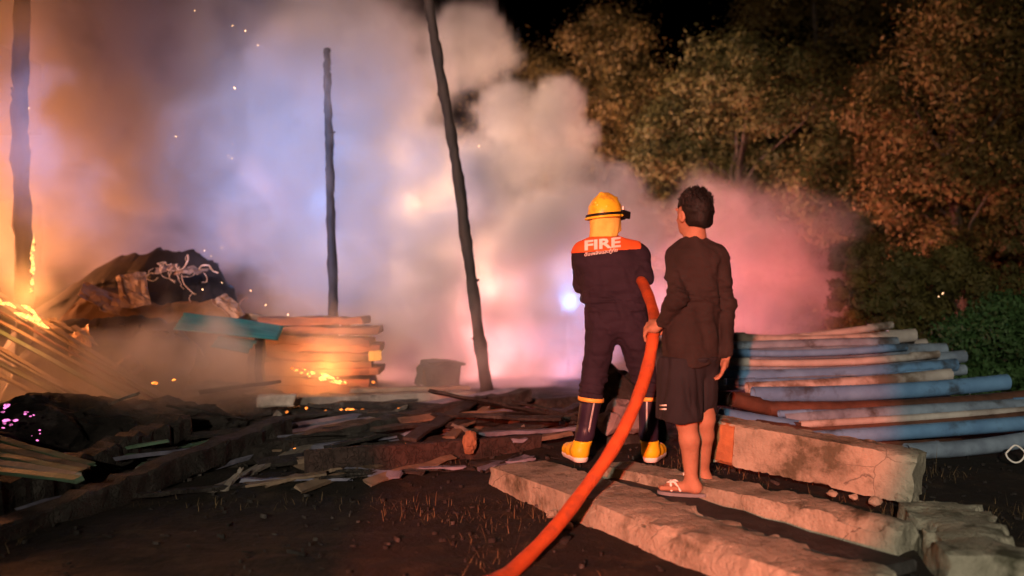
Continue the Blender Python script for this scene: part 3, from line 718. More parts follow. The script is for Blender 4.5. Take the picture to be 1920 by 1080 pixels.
# jumbled layer of long thin boards running from the near corner to the foot of the leaning pole
jr = random.Random(77)
for i in range(46):
    t = jr.random(); u = 330+660*t+jr.uniform(-60, 60); v = 872-85*t+jr.uniform(-30, 26); Y = 6.1+1.3*t+jr.uniform(-.2, .2)
    c = P(u, v, Y); a = .9+jr.uniform(-.55, .5); l = jr.uniform(.3, 1.0); d = Vector((math.cos(a), math.sin(a), jr.uniform(-.06, .12)))*l
    if i % 4 == 3: d.x = -d.x*.9
    c.z = max(c.z, .06+abs(d.z)*.5)
    timber('charred_lath', c-d, c+d, jr.uniform(.035, .11), jr.uniform(.012, .03), jr.choice((M_char, M_char, M_bluep, M_wood, M_plank, M_char)), 'thin charred lath in the jumbled layer before the embers', 'laths in the jumbled layer', cat='plank', seed=500+i, jit=.007, seg=10, roll=jr.uniform(-.5, .5), taper=jr.uniform(.7, 1))
for i in range(14):
    t = jr.random(); c = P(40+380*t+jr.uniform(-30, 30), 905-80*t+jr.uniform(-30, 40), 5.2+1.2*t); a = .75+jr.uniform(-.35, .35); l = jr.uniform(.25, .8); d = Vector((math.cos(a), math.sin(a), jr.uniform(-.1, .15)))*l; c.z = max(c.z, .06+abs(d.z)*.5)
    timber('charred_lath', c-d, c+d, jr.uniform(.03, .09), jr.uniform(.012, .03), jr.choice((M_char, M_char, M_wood, M_plank, M_green)), 'thin charred lath strewn along the long timber in the near corner', 'laths along the long timber', cat='plank', seed=560+i, jit=.007, seg=10, roll=jr.uniform(-.5, .5), taper=jr.uniform(.6, 1))
for i in range(18):
    t = jr.random(); c = P(520+470*t+jr.uniform(-20, 20), 884-18*t+jr.uniform(-20, 18), 5.5+.6*t); a = jr.choice((.35, .8, -.5))+jr.uniform(-.35, .35); l = jr.uniform(.12, .42); d = Vector((math.cos(a), math.sin(a), jr.uniform(-.05, .12)))*l; c.z = max(.05+abs(d.z)*.5, float(gz(c.x, c.y))+.02)
    timber('charred_lath', c-d, c+d, jr.uniform(.03, .10), jr.uniform(.012, .03), jr.choice((M_char, M_char, M_wood, M_bluep)), 'short charred lath in the scatter before the pinkish board', 'laths before the pinkish board', cat='plank', seed=600+i, jit=.007, seg=8, roll=jr.uniform(-.5, .5), taper=jr.uniform(.6, 1))
LONG = (((40, 985, 4.75), (600, 815, 6.7), .09, M_bluep, 'nearest to the photographer'), ((150, 925, 5.3), (690, 790, 7.1), .12, M_char, 'next to the nearest'), ((250, 880, 5.8), (760, 765, 7.6), .07, M_plank, 'a pale narrow one'), ((300, 868, 5.9), (900, 760, 7.7), .14, M_char, 'the widest, black'),
        ((380, 862, 6.0), (1000, 770, 7.5), .09, M_bluep, 'a blue-grey one in the middle'), ((480, 868, 5.9), (1040, 790, 7.1), .10, M_char, 'black, ending by the rafter'), ((560, 862, 6.0), (1070, 812, 6.7), .06, M_wood, 'thin and brown, ending by the boot'), ((120, 885, 5.7), (520, 770, 7.3), .08, M_char, 'black, under the sloping slats'))
for i, (a, bb, w, m_, lab) in enumerate(LONG):
    A, B = P(*a), P(*bb); A.z = max(A.z, .05); timber('fallen_board', A, B, w, .03, m_, 'long fallen board running toward the leaning pole, '+lab, 'long fallen boards', seed=700+i, jit=.008, seg=16, roll=jr.uniform(-.4, .4), sag=jr.uniform(-.02, .05))
# crumpled scraps of sheet metal on and below the mound
for i, (u, v, Y, s_, lab) in enumerate(((360, 508, 9.45, 20, 'at the flank of the mound'), (310, 505, 9.4, 16, 'on the face of the mound'), (250, 545, 9.0, 26, 'above the sloping slats'), (190, 560, 8.9, 30, 'beside the thick pole'), (430, 575, 9.1, 22, 'behind the turquoise sheet'), (150, 640, 7.9, 22, 'on the slat bundle'), (240, 690, 7.5, 20, 'at the foot of the slat bundle'))):
    k = Y/FPX; q = P(u, v, Y); bm = bmesh.new(); bmesh.ops.create_grid(bm, x_segments=12, y_segments=9, size=1); rm = Matrix.Rotation(jr.uniform(.3, 1.2), 3, 'X') @ Matrix.Rotation(jr.uniform(-.8, .8), 3, 'Y') @ Matrix.Rotation(jr.uniform(0, 3), 3, 'Z')
    for vv in bm.verts:
        p_ = np.array(vv.co)[None]; vv.co.z = .30*float(wob(p_, 1.5, i)[0])+.16*(1-2*abs(float(wob(p_, 3.4, i+3)[0]))); vv.co = q+(rm @ Vector((vv.co.x*s_*k*1.3, vv.co.y*s_*k, vv.co.z*s_*k)))
    me = bpy.data.meshes.new('sheet_scrap'); bm.to_mesh(me); bm.free(); o = link('sheet_scrap', me, mat('rusty_sheet', (.42, .26, .17), .5, (.16, .08, .05), 9, .7, .5, 30, metal=.35), None, smooth=False)
    m_ = o.modifiers.new('t', 'SOLIDIFY'); m_.thickness = .004; tag(o, 'crumpled rusty sheet scrap '+lab, 'sheet', 'crumpled sheet scraps')
# big charred timbers on the ground
timber('charred_timber', P(-60, 1030, 4.3), P(530, 800, 6.55), .17, .15, M_char, 'long thick charred timber lying across the near corner', 'charred timbers', 'timber', seed=51, jit=.012, seg=34)
timber('charred_timber', P(-60, 958, 4.75), P(345, 800, 6.3), .20, .18, M_char, 'charred timber behind the long one, half buried in ash', 'charred timbers', 'timber', seed=52, jit=.02, seg=30)
timber('charred_timber', P(255, 930, 5.05), P(480, 908, 5.5), .05, .025, M_char, 'thin grey batten lying flat on the dark ground', 'charred timbers', 'timber', seed=53, jit=.006)
timber('charred_timber', P(330, 880, 5.75), P(985, 742, 8.2), .14, .12, M_char, 'charred timber running beneath the blue-grey boards', 'charred timbers', 'timber', seed=54, jit=.012, seg=34)
# slanted stubs
timber('board_stub', P(478, 852, 6.5), P(522, 774, 6.6), .075, .03, M_plank, 'short pale board standing at a slant on the charred timber', 'board stubs', seed=61, jit=.006)
timber('board_stub', P(405, 850, 6.55), P(486, 806, 6.7), .07, .03, M_char, 'short dark board stub leaning against the pale one', 'board stubs', seed=62, jit=.008)
timber('board_stub', P(420, 920, 5.35), P(452, 880, 5.5), .05, .02, M_plank, 'small splintered stub poking out of the ground', 'board stubs', seed=63, taper=.5)
# pale plank with a block end and the thinner one on it
p1 = timber('pale_plank', P(486, 754, 7.6), P(884, 741, 8.5), .14, .075, M_plank, 'long pale plank lying level in front of the embers', cat='plank', seed=64, jit=.004, seg=12)
timber('wooden_block', P(484, 752, 7.45), P(552, 750, 7.5), .12, .095, mat('pale_block', (.56, .50, .43), .85, (.26, .23, .2), 9, .6, .7, 25), 'whitish wooden block at the end of the pale plank', cat='block', seed=65, jit=.008)
timber('thin_board', P(655, 733, 8.15), P(878, 726, 8.45), .10, .035, M_wood, 'thin scorched board resting on the pale plank', cat='plank', seed=66, jit=.006, seg=12)
# blue-grey boards in a fan
for i, (a, bb, w) in enumerate((((505, 812, 6.9), (968, 730, 8.7), .10), ((512, 822, 6.75), (930, 745, 8.3), .085), ((522, 832, 6.6), (880, 762, 7.9), .085), ((470, 800, 7.0), (800, 745, 8.3), .07))):
    timber('grey_board', P(*a)+Vector((0, 0, .02)), P(*bb), w, .025, (M_bluep, M_bluep, M_plank, M_char)[i], 'long blue-grey board in the fan before the embers, %s' % ('the longest', 'beside the longest', 'the lowest', 'the darkest, furthest back')[i], 'fan of blue-grey boards', seed=70+i, jit=.003, seg=10, roll=.12)
# wide panels and strips in the middle ground
timber('wide_board', P(575, 872, 5.75), P(1010, 838, 6.6), .06, .19, mat('pinkish_board', (.075, .045, .04), .85, (.02, .014, .013), 5, .6, .8, 20, col3=(.02, .016, .015), cells=(14, .1, None)), 'wide dull pinkish board propped on edge in the middle ground', cat='plank', seed=81, jit=.006, seg=10)
timber('wide_board', P(640, 815, 6.7), P(1060, 772, 7.8), .30, .05, M_char, 'wide charred board lying behind the pinkish one', cat='plank', seed=82, jit=.012, seg=10)
timber('lilac_strip', P(900, 815, 6.6), P(1085, 803, 6.8), .045, .03, M_bluep, 'thin lilac strip beside the firefighter boot', 'lilac strips', seed=83)
timber('lilac_strip', P(915, 829, 6.45), P(985, 824, 6.5), .04, .03, M_bluep, 'short lilac strip below the longer one', 'lilac strips', seed=84)
timber('charred_rafter', P(1000, 800, 7.1), P(1130, 745, 8.2), .09, .07, M_char, 'charred rafter behind the firefighter boot', cat='timber', seed=85, jit=.01)
timber('charred_rafter', P(740, 760, 8.3), P(1120, 752, 8.6), .12, .10, M_char, 'charred rafter lying level at the foot of the leaning pole', cat='timber', seed=86, jit=.015, seg=10)

def lump(name, c, r, m, parent=None, seed=0, sub=3, rough=.25, flat=1, fine=0):
    bm = bmesh.new(); bmesh.ops.create_icosphere(bm, subdivisions=sub, radius=1)
    for v in bm.verts:
        n = v.co.normalized(); k = 1+rough*float(wob(np.array(n)[None], 1.6, seed)[0])+rough*.5*float(wob(np.array(n)[None], 4.5, seed+2)[0])+(fine*float(wob(np.array(n)[None], 19, seed+3)[0])+fine*float(wob(np.array(n)[None], 41, seed+5)[0]) if fine else 0)
        v.co = Vector((c[0]+n.x*r[0]*k, c[1]+n.y*r[1]*k, c[2]+n.z*r[2]*k*(flat if n.z < 0 else 1)))
    me = bpy.data.meshes.new(name); bm.to_mesh(me); bm.free(); return link(name, me, m, parent, smooth=False)

def at(u, v, Y): p = P(u, v, Y); return (p.x, p.y, p.z)
# heaps of ash and charred bits
for i, (u, v, Y, r, lab) in enumerate(((250, 830, 6.9, (.95, .6, .40), 'dark mound of ash and char under the sloping slats'), (80, 800, 6.4, (.75, .5, .42), 'dark mound of char with violet-pink coals on it'),
                                  (780, 790, 8.0, (1.5, .7, .22), 'low mound of char in front of the embers'), (420, 760, 8.3, (.9, .5, .35), 'smoking mound of ash under the turquoise sheet'))):
    q = P(u, v, Y); o = lump('ash_heap', (q.x, q.y, max(0, q.z-r[2]*.6)), r, M_ash, seed=i*3, sub=5, rough=.28, fine=.05); tag(o, lab, 'ash heap', 'ash heaps')
tag(lump('clod', at(880, 828, 6.2), (.055, .05, .085), mat('orange_clod', (.40, .19, .10), .9, (.2, .1, .06), 10, .5, .8, 30), seed=31), 'orange-brown clod standing on edge beside the pinkish board', 'clod')
# charred box in the smoke
bx = empty('charred_box', P(820, 725, 8.9)); tag(bx, 'black burnt box with a sunken lid by the leaning pole', 'box')
beam('box_body', P(792, 702, 8.9), P(856, 702, 9.0), .36, .23, M_char, bx, seed=91, jit=.012, seg=5)
beam('box_lid', P(798, 678, 8.9), P(862, 680, 9.05), .38, .03, M_char, bx, seed=92, jit=.01, seg=5)
beam('box_corner', P(783, 722, 8.75), P(790, 682, 8.8), .06, .06, M_char, bx, seed=93, jit=.01, seg=4)
# rubble between the firefighter's legs
for i, (u, v, Y, s_) in enumerate(((1162, 712, 7.6, .09), (1178, 742, 7.3, .11), (1150, 752, 7.2, .08), (1165, 775, 6.9, .10), (1190, 782, 6.8, .09), (1140, 790, 6.8, .07))):
    q = P(u, v, Y); o = lump('rubble_chunk', q, (s_, s_, s_*1.1), mat('pink_rubble', (.32, .25, .25), .9, (.12, .09, .1), 8, .6, .8, 20), seed=50+i, sub=2, rough=.4); tag(o, ('uppermost greyish chunk behind the firefighter legs', 'largest grey chunk behind the far boot', 'grey chunk beside the near boot top', 'grey chunk midway between the two boots', 'grey chunk against the far boot', 'smallest chunk by the near boot')[i], 'rubble', 'rubble behind the firefighter')
q = P(1165, 800, 7.2); tag(lump('rubble_mound', (q.x, q.y, .05), (.32, .3, .5), M_ash, seed=77, sub=3, rough=.3), 'grey rubble mound showing between the firefighter legs', 'rubble')

# stacked boards, each layer one board
ranks = ('topmost', 'second', 'third', 'fourth', 'fifth', 'sixth', 'seventh', 'eighth', 'lowest')
for i in range(9):
    v = 603+15.2*i; L0, L1 = 492+rr.uniform(-10, 16), 712+rr.uniform(-26, 10)
    a, bb = P(L0, v, 9.25), P(L1, v+rr.uniform(-3, 5), 9.3)
    a += Vector((0, rr.uniform(-.06, .08), rr.uniform(-.008, .008))); bb += Vector((0, rr.uniform(-.10, .10), rr.uniform(-.012, .008)))
    timber('stacked_board', a, bb, .5, .076, M_brick, 'reddish scorched board in the stack beneath the upright pole, %s' % (ranks[i]+(' from the top' if 0 < i < 8 else '')), 'boards in the stack', seed=100+i, jit=.011, seg=12, cham=.1)
timber('yellow_board', P(694, 668, 8.95), P(714, 666, 8.97), .02, .10, M_yell, 'small yellow board at the end of the board stack', cat='board', seed=111, jit=.002)

# ------------------------------------------------------------------ tarpaulin mound, tan cloth, turquoise sheets
def drape(name, pts, depth, m, Y, seed, sub=46, fold=.05, back=.9):
    """a draped sheet: ridge line given in pixels, hanging to the ground in front and behind"""
    us = np.linspace(pts[0][0], pts[-1][0], sub*2); vs = np.interp(us, [p[0] for p in pts], [p[1] for p in pts]); zs = []
    V = []; F = []; ny = sub
    for u, v in zip(us, vs):
        top = P(u, v, Y)
        for j in range(ny+1):
            t = j/ny*2-1            # -1 front .. 1 back
            h = max(0, top.z)*(1-abs(t)**1.25); y = Y+t*depth*(1 if t < 0 else back)
            w = fold*float(wob(np.array([[u*.01, t*2.2, 0]]), 2.1, seed)[0])*(1-.4*abs(t))+fold*.7*(.5-abs(float(wob(np.array([[u*.03, t*4, 0]]), 1.6, seed+1)[0])))+fold*.35*(.5-abs(float(wob(np.array([[u*.06, t*7, 0]]), 1.9, seed+2)[0])))
            V.append(Vector((top.x+w*.5, y+w, max(.0, h+w*(1 if h > .08 else 0)))))
    n = ny+1
    for i in range(len(us)-1):
        for j in range(ny): a = i*n+j; F.append((a, a+n, a+n+1, a+1))
    o = mesh(name, V, F, m); sm = o.modifiers.new('t', 'SOLIDIFY'); sm.thickness = .006; return o
o = drape('tarpaulin', [(40, 600), (110, 552), (205, 497), (290, 468), (345, 476), (395, 500), (440, 560), (470, 600)], 1.0, M_tarp, 10.2, 4, fold=.10); tag(o, 'dark tarpaulin mound peaked behind the burning slats', 'tarpaulin')
o = drape('tan_cloth', [(110, 600), (150, 560), (200, 530), (250, 545), (300, 575), (345, 566), (400, 556), (450, 572), (480, 600)], .55, M_cloth, 9.5, 9, fold=.05); tag(o, 'tan cloth heap glowing orange below the dark tarpaulin', 'cloth')
o = drape('tarpaulin', [(60, 640), (120, 596), (210, 588), (300, 590), (345, 600), (380, 640)], .75, M_tarp, 8.85, 14, fold=.07); tag(o, 'dark brown tarpaulin sagging beside the turquoise sheet', 'tarpaulin')

def sheet(name, quad, m, label, cat, rows=8, cols=26, ripple=.012, waves=9, parent=None):
    a, b_, c, d = [Vector(q) for q in quad]; V = []; F = []
    for i in range(cols+1):
        for j in range(rows+1):
            s_, t = i/cols, j/rows; q = a.lerp(b_, s_).lerp(d.lerp(c, s_), t)
            V.append(q+Vector((0, 0, ripple*math.sin(t*waves*2+s_*1.5)+.02*float(wob(np.array(q)[None], 2.2, 8)[0]))))
    for i in range(cols):
        for j in range(rows): k = i*(rows+1)+j; F.append((k, k+rows+1, k+rows+2, k+1))
    o = mesh(name, V, F, m, parent); sm = o.modifiers.new('t', 'SOLIDIFY'); sm.thickness = .008
    if label: tag(o, label, cat, 'turquoise sheets')
    return o
sheet('metal_sheet', (P(325, 618, 8.05), P(520, 641, 8.0), P(532, 612, 8.75), P(345, 586, 8.85)), M_teal, 'turquoise roofing sheet sagging over a charred post', 'sheet', rows=16, waves=14)
sheet('metal_sheet', (P(395, 650, 7.75), P(462, 664, 7.75), P(482, 642, 8.1), P(412, 630, 8.1)), M_teal, 'smaller turquoise sheet fallen below the large one', 'sheet', rows=12, waves=9)
timber('charred_post', P(488, 790, 8.3), P(487, 636, 8.3), .085, .085, M_char, 'short charred post holding up the turquoise sheet', cat='post', seed=121, jit=.01)
# wall-plate plank behind
timber('burnt_rafter', P(440, 590, 9.35), P(560, 604, 9.4), .10, .06, M_wood, 'scorched beam end between the turquoise sheet and the stack', cat='timber', seed=122, jit=.01)

# bent wires on the mound, their glow standing in for reflected firelight
wr_ = random.Random(3)
spots = ((352, 478, 'by the ridge'), (352, 492, 'below the ridge'), (366, 512, 'at the far flank'), (374, 505, 'at the far flank'), (300, 508, 'on the near face'), (288, 503, 'on the near face'), (318, 518, 'down the middle'), (328, 530, 'down the middle'), (322, 495, 'near the peak'),
         (336, 500, 'near the peak'), (268, 520, 'at the near side'), (345, 542, 'at the foot'), (368, 552, 'at the foot'), (460, 566, 'apart from the tangle'), (310, 492, 'near the peak'), (382, 512, 'at the far flank'), (340, 515, 'down the middle'), (296, 520, 'on the near face'))
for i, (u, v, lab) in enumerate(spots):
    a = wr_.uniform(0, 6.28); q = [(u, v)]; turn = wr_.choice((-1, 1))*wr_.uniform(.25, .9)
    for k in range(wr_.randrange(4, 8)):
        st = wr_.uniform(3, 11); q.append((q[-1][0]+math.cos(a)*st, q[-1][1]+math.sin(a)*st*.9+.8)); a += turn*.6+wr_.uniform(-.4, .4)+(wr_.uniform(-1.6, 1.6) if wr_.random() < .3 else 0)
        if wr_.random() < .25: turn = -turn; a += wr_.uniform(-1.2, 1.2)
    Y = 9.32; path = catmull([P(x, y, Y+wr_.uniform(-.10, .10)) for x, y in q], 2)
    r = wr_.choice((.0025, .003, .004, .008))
    o = tube('bent_wire', path, [r*wr_.uniform(.75, 1.25) for _ in path], M_wire, n=6); tag(o, 'bent wire with painted firelight glow on the tarpaulin mound, '+lab, 'wire', 'bent wires on the mound')

# ------------------------------------------------------------------ embers and flames
def ember(u, v, Y, px, m, label, grp, seed):
    r = px/FPX*Y; q = P(u, v, Y); rr = random.Random(seed)
    o = lump('ember', q, (r*rr.uniform(.7, 1.5), r*.8, r*rr.uniform(.45, .8)), m, seed=seed, sub=2, rough=.5); tag(o, label, 'ember', grp); return o
for (u, v, Y, su, sv, n, lab) in ((240, 800, 6.75, 150, 40, 14, 'charred stick strewn on the mound under the sloping slats'), (780, 785, 7.7, 190, 22, 14, 'charred stick strewn before the ember bed'), (420, 740, 7.9, 90, 28, 8, 'charred stick under the turquoise sheet'), (1060, 790, 7.2, 70, 24, 7, 'charred stick near the firefighter boot')):
    sr_ = random.Random(u)
    for i in range(n):
        c = P(u+sr_.uniform(-su, su), v+sr_.uniform(-sv, sv), Y+sr_.uniform(-.25, .25)); a = sr_.uniform(-.7, .7)+(math.pi if sr_.random() < .5 else 0); l = sr_.uniform(.12, .38)
        d = Vector((math.cos(a), math.sin(a)*.8, sr_.uniform(-.25, .35)))*l
        timber('charred_stick', c-d, c+d, sr_.uniform(.02, .05), sr_.uniform(.015, .04), sr_.choice((M_char, M_char, M_char, M_plank)), lab, 'charred sticks '+lab[14:], cat='stick', seed=300+i+u, jit=.006, taper=sr_.uniform(.4, 1), seg=5)
er = random.Random(9); k = 0
for i in range(32):
    t = er.random(); u = 558+98*t+er.uniform(-6, 6); v = 694+26*t+er.uniform(-7, 7)
    ember(u, v, 8.8+er.uniform(-.1, .1), er.uniform(2, 6.5), M_white_hot if er.random() < .55 else M_hot, 'bright glowing ember in the hottest bed before the board stack', 'embers at the board stack', k); k += 1
for (u, v, s_) in ((538, 772, 4), (548, 690, 2), (700, 716, 4), (612, 772, 5), (640, 771, 6), (655, 768, 7), (668, 772, 6), (680, 769, 5), (602, 779, 4), (748, 766, 3), (540, 790, 2), (575, 765, 3)):
    ember(u, v, 7.55, s_, M_hot, 'small orange ember glowing under the pale plank', 'embers under the pale plank', k); k += 1
for (u, v, s_) in ((540, 846, 4), (553, 842, 3), (290, 718, 4), (326, 712, 3), (760, 832, 2)):
    ember(u, v, 6.3, s_, M_hot, 'lone orange ember among the charred timbers', 'lone embers', k); k += 1
for (u, v, s_) in ((4, 770, 7), (18, 764, 9), (8, 790, 8), (22, 782, 5), (2, 806, 7), (14, 798, 5), (48, 776, 6), (57, 784, 5), (70, 812, 5), (66, 820, 3), (52, 890, 4), (62, 892, 3)):
    for _ in range(2): ember(u+er.uniform(-7, 7), v+er.uniform(-6, 6), 5.75, s_*er.uniform(.25, .6), M_mag, 'violet-pink glowing coal in the low corner', 'violet-pink coals', k); k += 1

def flame(u, v, Y, h, w, lean, label, grp, seed):
    """tongue of fire: twisted tapering sheet-like body with real thickness"""
    q = P(u, v, Y); sc = Y/FPX; rr = random.Random(seed); pts = []; rad = []
    for i in range(9):
        t = i/8; pts.append(q+Vector((lean*t*h*sc+rr.uniform(-.1, .1)*w*sc, rr.uniform(-.02, .02), h*sc*t))); rad.append(max(.002, w*sc*.5*(math.sin(math.pi*min(1, t*.75+.25))**.8)*(1-t*.55)))
    V, F = tube_geo(pts, rad, n=9, jit=.2, seed=seed); o = mesh('flame', V, F, M_flame); tag(o, label, 'flame', grp)
for i, (u, v, h, w) in enumerate(((62, 470, 30, 6), (59, 488, 26, 5), (61, 512, 34, 8), (60, 534, 14, 7), (58, 548, 8, 4))):
    flame(u, v, 8.7, h, w, .05, 'small flame licking up the side of the thick pole', 'flames on the thick pole', i)
for i, (u, v, u2, v2, w) in enumerate(((5, 568, 30, 578, 7), (40, 572, 70, 592, 8), (26, 586, 92, 616, 13), (60, 590, 80, 606, 6), (-20, 560, 8, 572, 10))):
    pts = catmull([P(u, v, 7.95), P((u+u2)/2, (v+v2)/2-3, 7.9), P(u2, v2, 7.8)], 5); n = len(pts)
    V, F = tube_geo(pts, [max(.003, w/FPX*7.9*.5*math.sin(math.pi*(j+.4)/(n-.2))) for j in range(n)], n=9, jit=.22, seed=i); o = mesh('flame', V, F, M_flame)
    tag(o, 'flame running along the top end of the slat bundle', 'flame', 'flames on the slats')
for i, (u, v, h, w) in enumerate(((-30, 560, 70, 40), (-70, 580, 130, 70), (-110, 590, 110, 60))):
    flame(u, v, 9.6, h, w, .15, 'tall flame at the edge behind the thick pole', 'tall flames at the edge', 20+i)

# sparks drifting in the smoke
V = []; F = []
for (u, v, s_) in ((440, 165, 3.0), (436, 48, 1.6), (460, 58, 1.8), (484, 85, 1.8), (330, 256, 2.0), (428, 291, 1.5), (435, 297, 1.5), (455, 326, 1.8), (898, 274, 1.8), (54, 203, 2), (60, 372, 1.4), (416, 464, 1.8), (416, 530, 1.8), (380, 543, 2), (470, 545, 2), (498, 572, 1.8), (540, 590, 2), (436, 270, 1.2), (383, 470, 1.4), (396, 480, 1.2), (365, 20, 1.2), (1768, 550, 2.4), (1760, 556, 1.6)):
    q = P(u, v, 8.6 if u < 1500 else 9.4); r = s_/FPX*8.6*.5; kk = len(V); sa = Vector((random.uniform(-1, 1), 0, random.uniform(.3, 1))).normalized()*r*2.2
    V += [q+Vector((r, 0, 0)), q-Vector((r, 0, 0)), q+Vector((0, r, 0)), q-Vector((0, r, 0)), q+sa, q-sa]
    F += [(kk+a, kk+b_, kk+c) for a, b_, c in ((0, 2, 4), (2, 1, 4), (1, 3, 4), (3, 0, 4), (2, 0, 5), (1, 2, 5), (3, 1, 5), (0, 3, 5))]
tag(mesh('sparks', V, F, M_spark, smooth=False), 'tiny sparks drifting in the smoke', kind='stuff')

# blue beacon of a vehicle beyond the smoke
q = P(1066, 566, 12.3); be = empty('beacon', (q.x, q.y, 0)); tag(be, 'blue-white beacon lamp glowing through the smoke beside the firefighter', 'beacon')
tube('mast', [(q.x, q.y, -.05), (q.x, q.y, q.z-.2)], .03, M_black, be, n=10)
tube('lamp_housing', [q-Vector((0, 0, .2)), q-Vector((0, 0, .12))], .12, M_black, be, n=16)
dome = lump('lamp_dome', q, (.13, .13, .15), mat('blue_lamp', (.3, .5, .9), .3, None, 5, .3, 0, emit=(.35, .6, 1), estr=14), be, seed=1, sub=3, rough=.0)
lamp('beacon_light', 'POINT', q-Vector((0, .25, 0)), (.12, .40, 1), 190, .12)

# ------------------------------------------------------------------ weathered concrete pillars on the ground
def pillar(name, A, B, w, h, m, label, seed, seg=40, roll=0, chip=.02, crack=.0):
    A, B = Vector(A), Vector(B); d, x, z = frame(B-A)
    if roll: q = Matrix.Rotation(roll, 3, d); x = q @ x; z = q @ z
    prof = []; n = 11
    for i in range(n): prof.append((w/2, -h/2+h*i/n))
    for i in range(n): prof.append((w/2-w*i/n, h/2))
    for i in range(n): prof.append((-w/2, h/2-h*i/n))
    for i in range(n): prof.append((-w/2+w*i/n, -h/2))
    V = []; F = []; N = len(prof); Lg = (B-A).length
    for i in range(seg+1):
        t = i/seg
        for (a, b_) in prof:
            q = A.lerp(B, t)+x*a+z*b_; pn = np.array(q)[None]
            cor = (abs(a)/(w/2))*(abs(b_)/(h/2)); e = min(t, 1-t)*Lg
            k = chip*max(0, float(wob(pn, 9, seed)[0])-.1)*(cor**3)*2.4+.005*float(wob(pn, 5, seed+1)[0])+.005*max(0, float(wob(pn, 23, seed+2)[0]))+.006*abs(float(wob(pn, 48, seed+4)[0]))+.02*max(0, float(wob(pn, 13, seed+7)[0])-.45)*cor
            endk = max(0, 1-e/.05)*.16*(cor**.6)*(1+float(wob(pn, 14, seed+8)[0]))
            bigchip = max(0, float(wob(pn, 3.3, seed+5)[0])-.55)*.10*cor
            sft = 1-k/(min(w, h)/2)-endk*.35-bigchip
            q = A.lerp(B, t)+x*a*sft+z*b_*sft+d*(.02*float(wob(pn*np.array([1, 1, 1]), 12, seed+3)[0]) if i in (0, seg) else 0)
            V.append(q)
    for i in range(seg):
        for j in range(N): k2 = (j+1) % N; F.append((i*N+j, i*N+k2, (i+1)*N+k2, (i+1)*N+j))
    c0 = len(V); V.append(A.copy()+d*.01); c1 = len(V); V.append(B.copy()-d*.01)
    for j in range(N): k2 = (j+1) % N; F.append((k2, j, c0)); F.append((seg*N+j, seg*N+k2, c1))
    o = mesh(name, V, F, m, smooth=False)
    for p in o.data.polygons: p.use_smooth = True
    try: o.data.set_sharp_from_angle(angle=R(38))
    except Exception: pass
    tag(o, label, 'pillar', 'fallen pillars', kind='thing'); return o
PA = pillar('concrete_pillar', (.02, 5.66, -.03), (1.36, 3.43, -.03), .42, .34, M_conc, 'nearest fallen pillar, long and pale, crossing under the hose', 3, seg=130)
pillar('concrete_pillar', (.62, 5.57, -.005), (1.87, 4.16, -.005), .26, .33, M_conc2, 'middle fallen pillar, crumbling, right behind the sandalled foot', 6, seg=110, chip=.035)
pillar('concrete_pillar', (2.18, 4.55, -.02), (1.98, 3.62, -.02), .40, .36, M_conc2, 'short mossy broken pillar stump in the near corner', 9, seg=60, chip=.04)
PD = pillar('concrete_pillar', P(1318, 816, 5.75), P(1722, 895, 4.95), .25, .27, M_conc, 'fallen pillar with a band of painted red light, nearest the pipe stack', 12, seg=100)
# red beacon light on that pillar, painted as a band, a collar a little proud of it
a, bb = P(1318, 816, 5.75), P(1722, 893, 4.95); t0, t1 = .085, .20
oc = beam('red_light_band', a.lerp(bb, t0), a.lerp(bb, t1), .258, .258, M_redlit, PD, seed=131, jit=.002, seg=6, ends=.004, cham=.08)
timber('charred_plank', (.60, 5.36, .070), (1.60, 3.70, .070), .24, .05, mat('dark_grey_plank', (.05, .048, .048), .8, (.02, .019, .018), 6, .5, .7, 25), 'dark grey plank bridging two fallen pillars under the sandalled foot', cat='plank', seed=133, jit=.006, seg=14)
for i, (u, v, Y, s_) in enumerate(((1690, 935, 4.9, .035), (1725, 950, 4.8, .03), (1640, 940, 4.9, .03), (1560, 925, 5.0, .025), (1600, 932, 5.0, .02), (1060, 985, 4.6, .035), (1035, 965, 4.8, .03))):
    q = P(u, v, Y); tag(lump('stone', (q.x, q.y, max(q.z, .02)), (s_, s_, s_*.7), M_conc, seed=140+i, sub=2, rough=.4), 'loose crumb of stone broken off the fallen pillars', 'stone', 'crumbs of stone')

# ------------------------------------------------------------------ stack of pipes
def pipe(a, bb, r, m, label, sag=None):
    sag = random.Random(label).uniform(-.01, .05) if sag is None else sag
    A, B = Vector(a), Vector(bb); d, x, z = frame(B-A); n = 20; V = []; F = []
    rows = []
    for i in range(9):
        t = i/8; rows.append((A.lerp(B, t)-Vector((0, 0, sag*4*t*(1-t))), r))
    ri = r*.84
    def ring(c, rad): 
        k = len(V)
        for j in range(n): a_ = 2*math.pi*j/n; V.append(c+x*math.cos(a_)*rad+z*math.sin(a_)*rad)
        return k
    ids = [ring(A+d*.25, ri), ring(A, ri)]+[ring(c, q) for c, q in rows]+[ring(B, ri), ring(B-d*.25, ri)]
    for p_, q_ in zip(ids, ids[1:]):
        for j in range(n): k2 = (j+1) % n; F.append((p_+j, p_+k2, q_+k2, q_+j))
    F.append(tuple(ids[0]+j for j in range(n-1, -1, -1))); F.append(tuple(ids[-1]+j for j in range(n)))
    o = mesh('pipe', V, F, m); 
    try: o.data.set_sharp_from_angle(angle=R(40))
    except Exception: pass
    tag(o, label, 'pipe', 'pipes in the stack'); return o
